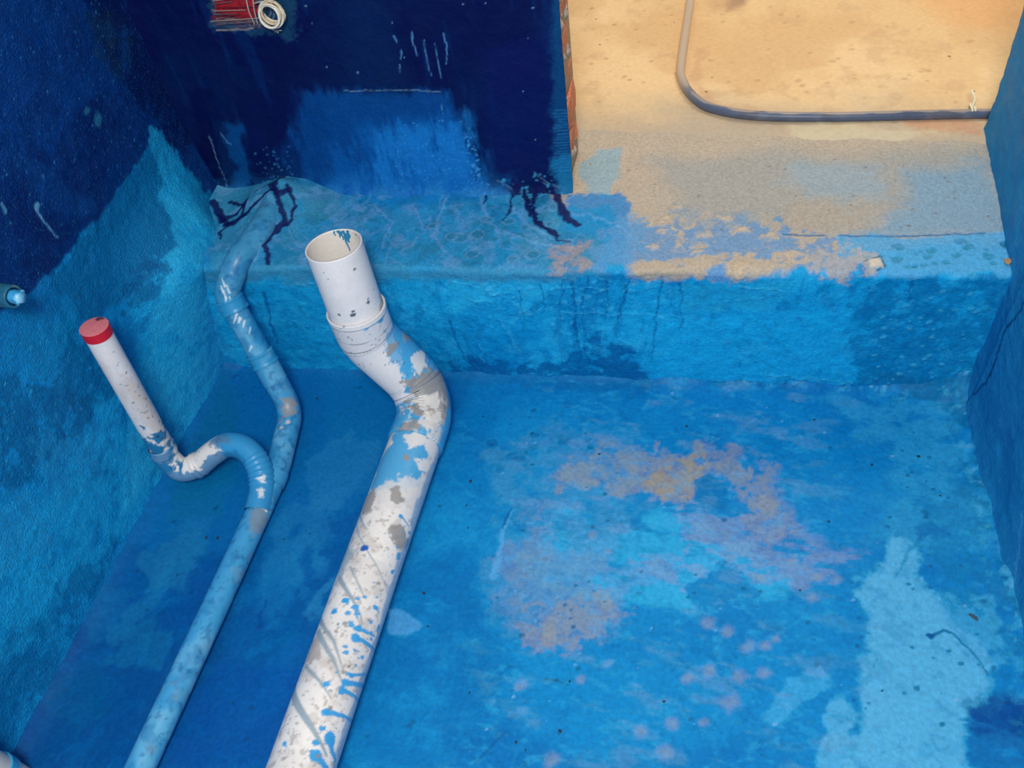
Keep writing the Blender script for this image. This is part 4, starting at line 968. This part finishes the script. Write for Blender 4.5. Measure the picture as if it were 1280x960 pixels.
m = (1 - sstep(.16, .24, Vn + .06 * fbm(t.U, t.V, 40, 4, 405))) * sstep(.05, .25, fbm(t.U, t.V, 46, 4, 406)); t.col = t.col * (1 - m[..., None]) + lin((26, 116, 166)) * m[..., None]
t.facing((40, 128, 178), (0.1, -0.8, -0.7), 0.35, 0.85, 0.5, 50, 407)
t.patch(px((258, 552), (285, 545), (290, 556), (268, 562)), (80, 130, 166), 0.8, .003, .006, 60, .008, 90)
t.scatter(px((232, 560), (290, 550), (290, 575), (240, 590)), 26, (.0008, .002), (90, 90, 100), 0.7, .0006, rng)
for pl in [[(318, 598), (330, 594), (332, 604)], [(322, 612), (332, 610), (330, 622), (322, 622)]]:
    t.patch(px(*pl), (226, 228, 230), 0.85, .002, .003, 80, .004, 120)
t.build('trap', M_pvc, waste)
# riser and red cap
ra = np.array([-1.108, 0.876, 0.105]); rb = np.array([-1.097, 0.899, 0.450]); ru = (rb - ra) / np.linalg.norm(rb - ra)
t = Tube(np.array([ra + (rb - ra) * f for f in np.linspace(0, 1, 170)]), 0.0250, (234, 231, 230), 41, 72); px = t.px
t.mottle((216, 210, 204), 20, 0.0, 0.4, 0.5, 411)
t.patch(px((150, 470), (175, 480), (215, 540), (222, 560), (205, 560), (170, 510), (150, 490)), (206, 194, 184), 0.6, .006, .006, 40, .010, 60)
t.patch(px((140, 455), (165, 490), (190, 560), (160, 500)), (214, 216, 220), 0.5, .004, .008, 40, .010, 60)
t.facing((30, 120, 174), (-0.55, -0.8, 0.0), 0.45, 0.0, 0.5, 50, 417)
dn = 1 - sstep(.03, .15, t.V); nn = sstep(.02, .2, fbm(t.U, t.V, 55, 4, 418) + dn * .9 - .62); t.col = t.col * (1 - nn[..., None]) + lin((40, 124, 172)) * nn[..., None]
t.scatter(px((140, 450), (160, 450), (215, 550), (190, 550), (150, 490)), 60, (.0006, .002), (96, 90, 92), 0.75, .0006, rng)
t.dots(px((142, 440), (158, 466), (198, 545), (201, 538), (204, 548), (190, 505)), [.0014, .0018, .0024, .002, .0018, .0014], (50, 50, 60), 0.9)
t.build('riser', M_pvc, waste)
t = Tube(np.array([rb + ru * s for s in np.linspace(-.014, .006, 12)]), 0.0262, (205, 28, 48), 42, 72)
cap = t.build('red_cap', M_red, waste); tag(cap, 'red push-on cap band')
t = Tube(np.array([rb + ru * s for s in (.003, .0052, .0058)]), lambda s, L: .0258 if s < L * .9 else .0245, (214, 120, 128), 43, 72)
cen = rb + ru * .0060
a = np.linspace(0, 2 * math.pi, 48, endpoint=False); e1 = np.cross(ru, [0, 1, 0]); e1 /= np.linalg.norm(e1); e2 = np.cross(ru, e1)
vv = [cen + .0262 * (math.cos(q) * e1 + math.sin(q) * e2) for q in a] + [cen + ru * .001 + .0235 * (math.cos(q) * e1 + math.sin(q) * e2) for q in a] + [cen + ru * .0004]
ff = [(i, (i + 1) % 48, 48 + (i + 1) % 48, 48 + i) for i in range(48)] + [(48 + i, 48 + (i + 1) % 48, 96) for i in range(48)]
capt = mesh_obj('cap_disc', vv, ff, M_redtop, cap, None, True, np.array(waste.location))
M_scuff = material('dark_scuff', (92, 60, 84), 0.7, 0.2)
sq = [(.3, .6), (.55, .78), (.85, .55), (.9, .2), (.62, .38), (.4, .35)]
e1p = np.cross(ru, CAM - cen); e1p /= np.linalg.norm(e1p); e2p = np.cross(ru, e1p)
if e1p @ RC[:, 0] < 0: e1p = -e1p
if e2p @ RC[:, 1] < 0: e2p = -e2p
mesh_obj('scuff', [cen + ru * .0022 + .0245 * (x * e1p + y * e2p) for x, y in sq], [tuple(range(6))], M_scuff, cap, None, False, np.array(waste.location))

# ------------------------------------------------------------------ second riser at the lower left corner
b0 = at_z(16, 972, 0.03)
rz = thing('pipe_riser', (b0[0], b0[1], 0.0), 'dusty white pipe riser cut off by the lower left corner of the picture', 'pipe')
t = Tube(np.array([b0 + np.array([0, 0, s]) for s in np.linspace(-.03, .34, 120)]), 0.025, (214, 212, 208), 50, 64)
t.mottle((150, 160, 160), 50, 0.0, 0.4, 0.7, 501); t.mottle((30, 120, 180), 20, 0.1, 0.4, 0.5, 502)
t.build('pipe_body', M_pvc, rz)
t = Tube(np.array([b0 + np.array([0, 0, s]) for s in np.linspace(.028, .052, 12)]), 0.028, (60, 168, 214), 51, 64)
t.build('coupling', M_pvc, rz, (True, True))

# ------------------------------------------------------------------ water outlet stub on the left wall
tb = at_x(2, 374, XL); tipc = at_x(18, 371, XL + 0.055)
tapo = thing('water_outlet', tuple(tb), 'blue smeared water outlet stub with a plug poking from the left wall', 'pipe outlet')
ax = np.array([1.0, -0.10, 0.05]); ax /= np.linalg.norm(ax)
st = np.array([tipc + ax * s for s in np.linspace(-.075, 0, 30)])
t = Tube(st, lambda s, L: .0195 - .001 * (s > L - .004), (40, 104, 132), 52, 48)
t.mottle((120, 136, 140), 40, 0.0, 0.4, 0.6, 521); t.mottle((14, 84, 120), 50, 0.1, 0.4, 0.6, 522)
t.build('sleeve', M_pvc, tapo, wall=.0035)
t = Tube(np.array([tipc + ax * s for s in (-.05, -.008, -.006)]), .0165, (20, 96, 150), 53, 32); t.build('plug_body', M_pvc, tapo, (False, True))
t = Tube(np.array([tipc + ax * s for s in np.linspace(-.01, .016, 10)]), lambda s, L: .0115 - .002 * (s / L) ** 2, (54, 158, 214), 54, 12)
t.mottle((160, 220, 240), 90, 0.1, 0.3, 0.8, 541); t.hgt += .0016 * fbm(t.U, t.V, 120, 2, 542)
t.build('plug_nut', M_pvc, tapo, (False, True))
t = Tube(np.array([tipc + ax * .012 + np.array([0, s, .35 * s]) for s in np.linspace(-.012, .012, 8)]), .0032, (84, 180, 224), 55, 12)
t.build('plug_key', M_pvc, tapo, (True, True))

# ------------------------------------------------------------------ junction box with coiled wire
def bwp(x, y, off=0.0):
    q = at_y(x, y, YB - off); return q
jb = thing('junction_box', tuple(bwp(300, 30)), 'torn red junction box with a coil of cream wire set in the navy wall', 'junction box')
M_box = material('red_box_scraped', (150, 26, 40), 0.6, 0.3, 0.9, 90, 0.5, 130)
pl = [(265, -40), (300, -42), (316, -36), (318, -6), (322, 14), (318, 24), (300, 22), (286, 20), (270, 14), (268, -4)]
n = len(pl)
fr = [bwp(x, y, .007) for x, y in pl]; bk = [bwp(x, y, -.03) for x, y in pl]
ff = [tuple(range(n))] + [(i, n + i, n + (i + 1) % n, (i + 1) % n) for i in range(n)]
mesh_obj('box_plate', fr + bk, ff, M_box, jb, None, False, np.array(jb.location))
rng = random.Random(44)
for i in range(9):
    y = -8 + i * 4.2; xx = 264 + rng.uniform(0, 10)
    a0 = bwp(xx, y + 5, .009); a1 = bwp(xx + rng.uniform(25, 60), y + 3 + rng.uniform(-2, 2), .010)
    t = Tube(spline([a0, (a0 + a1) / 2 + np.array([0, -.002, .001]), a1], .006), .0008, [(110, 24, 36), (150, 140, 132), (96, 84, 92)][i % 3], 60 + i, 8)
    t.build('torn_strip', M_pvc, jb)
cc = bwp(341, 15, .015)
for i in range(6):
    ang = np.linspace(0, 2 * math.pi, 40); r = .0205 + .0014 * (i % 3) - (.004 if i > 3 else 0)
    tilt = rng.uniform(-.25, .25); pp = []
    for q in ang:
        pp.append(cc + np.array([r * math.cos(q) * (1 + .05 * rng.random()), -.006 * (i * .5) + r * tilt * math.sin(q), r * 1.02 * math.sin(q)]) + np.array([.002 * math.sin(i * 2.1), 0, .002 * math.cos(i * 1.7)]))
    pp[-1] = pp[0]
    t = Tube(spline(pp, .004), .0022, [(222, 210, 186), (206, 190, 160), (232, 224, 206)][i % 3], 70 + i, 10); t.build('wire_loop', M_pvc, jb)
for p0, p1, r in [((318, 4), (336, 2), .0014), ((314, -4), (332, -6), .0014), ((328, 28), (348, 41), .0013), ((344, 40), (352, 38), .0012), ((316, -10), (322, 30), .0012), ((308, 0), (318, 30), .0012)]:
    a0 = bwp(*p0, .010); a1 = bwp(*p1, .010)
    t = Tube(spline([a0, (a0 + a1) / 2 + np.array([0, -.004, .003]), a1], .004), r, (172, 168, 160), 80, 8); t.build('loose_wire', M_pvc, jb)
for q in (-1, 1):
    a0 = cc + np.array([.006 * q, -.004, .02]); a1 = bwp(346 + 6 * q, -40, .012)
    t = Tube(spline([a0, (a0 + a1) / 2 + np.array([.004, -.006, 0]), a1], .005), .0022, (214, 204, 180), 81, 10); t.build('wire_tail', M_pvc, jb)

# ------------------------------------------------------------------ hose on the hall floor
hz = H + 0.0125
hp = [at_z(x, y, hz) for x, y in [(874, -90), (868, -45), (863, 0), (857, 40), (851, 84), (853, 100), (862, 116), (880, 131), (905, 139), (940, 144), (990, 146), (1060, 146), (1140, 144), (1235, 142)]]
hp += [hp[-1] + np.array([.12, .012, 0]), hp[-1] + np.array([.5, .05, 0])]
hose = thing('hose', (hp[8][0], hp[8][1], H), 'dark dusty hose curving round on the sandy hall floor', 'hose')
t = Tube(spline(hp, .006), .0105, (82, 94, 118), 90, 32)
t.mottle((136, 134, 136), 9, 0.0, 0.4, 0.5, 901); t.mottle((60, 64, 84), 12, 0.1, 0.4, 0.5, 902)
far = 1 - sstep(.0, .16, t.V - 0.74); t.col = t.col * (1 - .75 * far[..., None]) + lin((214, 184, 146)) * .75 * far[..., None]
t.facing((190, 168, 146), (-0.2, 0.3, 0.93), 0.80, 0.5, 0.35, 26, 903)
t.build('hose_body', M_pvc, hose)
# knotted tie
kc = at_z(1212, 139, hz)
M_tie = material('white_string', (236, 222, 186), 0.8, 0.2)
for i, (dx, dy, dz, r) in enumerate([(0, 0, .013, .0155), (.006, 0, .013, .015)]):
    a = np.linspace(0, 2 * math.pi, 24)
    pp = [kc + np.array([dx + .002 * math.sin(3 * q), r * math.cos(q), r * math.sin(q)]) for q in a]; pp[-1] = pp[0]
    t = Tube(spline(pp, .004), .0024, (238, 226, 196), 95 + i, 8); t.build('tie_loop', M_tie, hose)
t = Tube(spline([kc + np.array(v) for v in ((0, -.006, .014), (.004, .004, .026), (-.002, .02, .034), (.004, .03, .03))], .003), .0028, (238, 226, 196), 98, 8); t.build('tie_end', M_tie, hose, (True, True))

# ------------------------------------------------------------------ loose crumbs
def pebble_mesh(name, seed, flat):
    rg = random.Random(seed); v = []; f = []
    n = 7
    for lay, (rr, zz) in enumerate(((.75, 0), (1, .35), (.8, .8), (.35, 1.0))):
        for i in range(n):
            q = 2 * math.pi * i / n + lay * .2; k = rr * rg.uniform(.75, 1.15)
            v.append((k * math.cos(q), k * math.sin(q) * .8, zz * flat * rg.uniform(.85, 1.1)))
    for l in range(3):
        for i in range(n): f.append((l * n + i, l * n + (i + 1) % n, (l + 1) * n + (i + 1) % n, (l + 1) * n + i))
    f.append(tuple(3 * n + i for i in range(n))); f.append(tuple(range(n))[::-1])
    me = bpy.data.meshes.new(name); me.from_pydata(v, [], f); me.update(); return me
M_crumb = material('dark_crumb', (44, 62, 74), 0.85, 0.2, 0.4, 300, 0.3, 300)
M_stone = material('tan_stone', (176, 140, 108), 0.9, 0.1, 0.4, 300, 0.3, 300)
M_chip = material('slate_chip', (52, 78, 96), 0.7, 0.3)
meshes = [pebble_mesh('crumb', 100 + i, .7) for i in range(4)]
for me in meshes: me.materials.append(M_crumb)
rng = random.Random(8)
def put(me, name, pos, sc, label, cat, group=None):
    o = bpy.data.objects.new(name, me); COLL.objects.link(o); o.location = pos; o.scale = sc
    o.rotation_euler = (0, 0, rng.uniform(0, 6)); return tag(o, label, cat, group)
for i, (x, y) in enumerate([(604, 521), (585, 660), (583, 632), (588, 602), (858, 533), (749, 568), (712, 852), (587, 866), (657, 938), (645, 928), (830, 877), (1036, 652 - 0), (1000, 738), (1102, 864), (1018, 525), (1090, 581), (1148, 571), (1175, 620), (700, 914), (1240, 700), (258, 672), (272, 673), (172, 714), (355, 674), (186, 672), (396, 498), (530, 742), (535, 783)]):
    q = at_z(x, y, 0); s = rng.uniform(.0022, .0042)
    put(meshes[i % 4], 'mortar_crumb', (q[0], q[1], .0005), (s, s, s * .8), 'tiny dark mortar crumb lying on the blue floor', 'crumb', 'tiny mortar crumbs on the blue floor')
q = at_z(1217, 772, 0)
chip = pebble_mesh('slate_chip', 140, .25); chip.materials.append(M_chip)
o = put(chip, 'stone_chip', (q[0], q[1], .0005), (.0105, .006, .010), 'largest dark flat chip on the pale blue patch near the right wall', 'chip'); o.rotation_euler = (0, 0, -.75)
st = [pebble_mesh('stone', 160 + i, .7) for i in range(3)]
for me in st: me.materials.append(M_stone)
for i, (x, y) in enumerate([(852, 20), (843, 30), (833, 58), (884, 39), (890, 98), (920, 45), (883, 116), (1197, 80), (1187, 101), (1186, 72), (1212, 98), (1100, 137), (738, 206), (745, 25), (750, 57), (1108, 150)]):
    q = at_z(x, y, H); s = rng.uniform(.003, .0065)
    put(st[i % 3], 'gravel_bit', (q[0], q[1], H + .001), (s, s, s * .7), 'small bit of gravel lying on the sandy hall floor', 'gravel', 'bits of gravel on the hall floor')
q = at_z(1259, 328, H)
put(st[0], 'pebble', (q[0], q[1], H + .001), (.009, .008, .009), 'tan pebble on the step in the corner by the right wall', 'pebble')
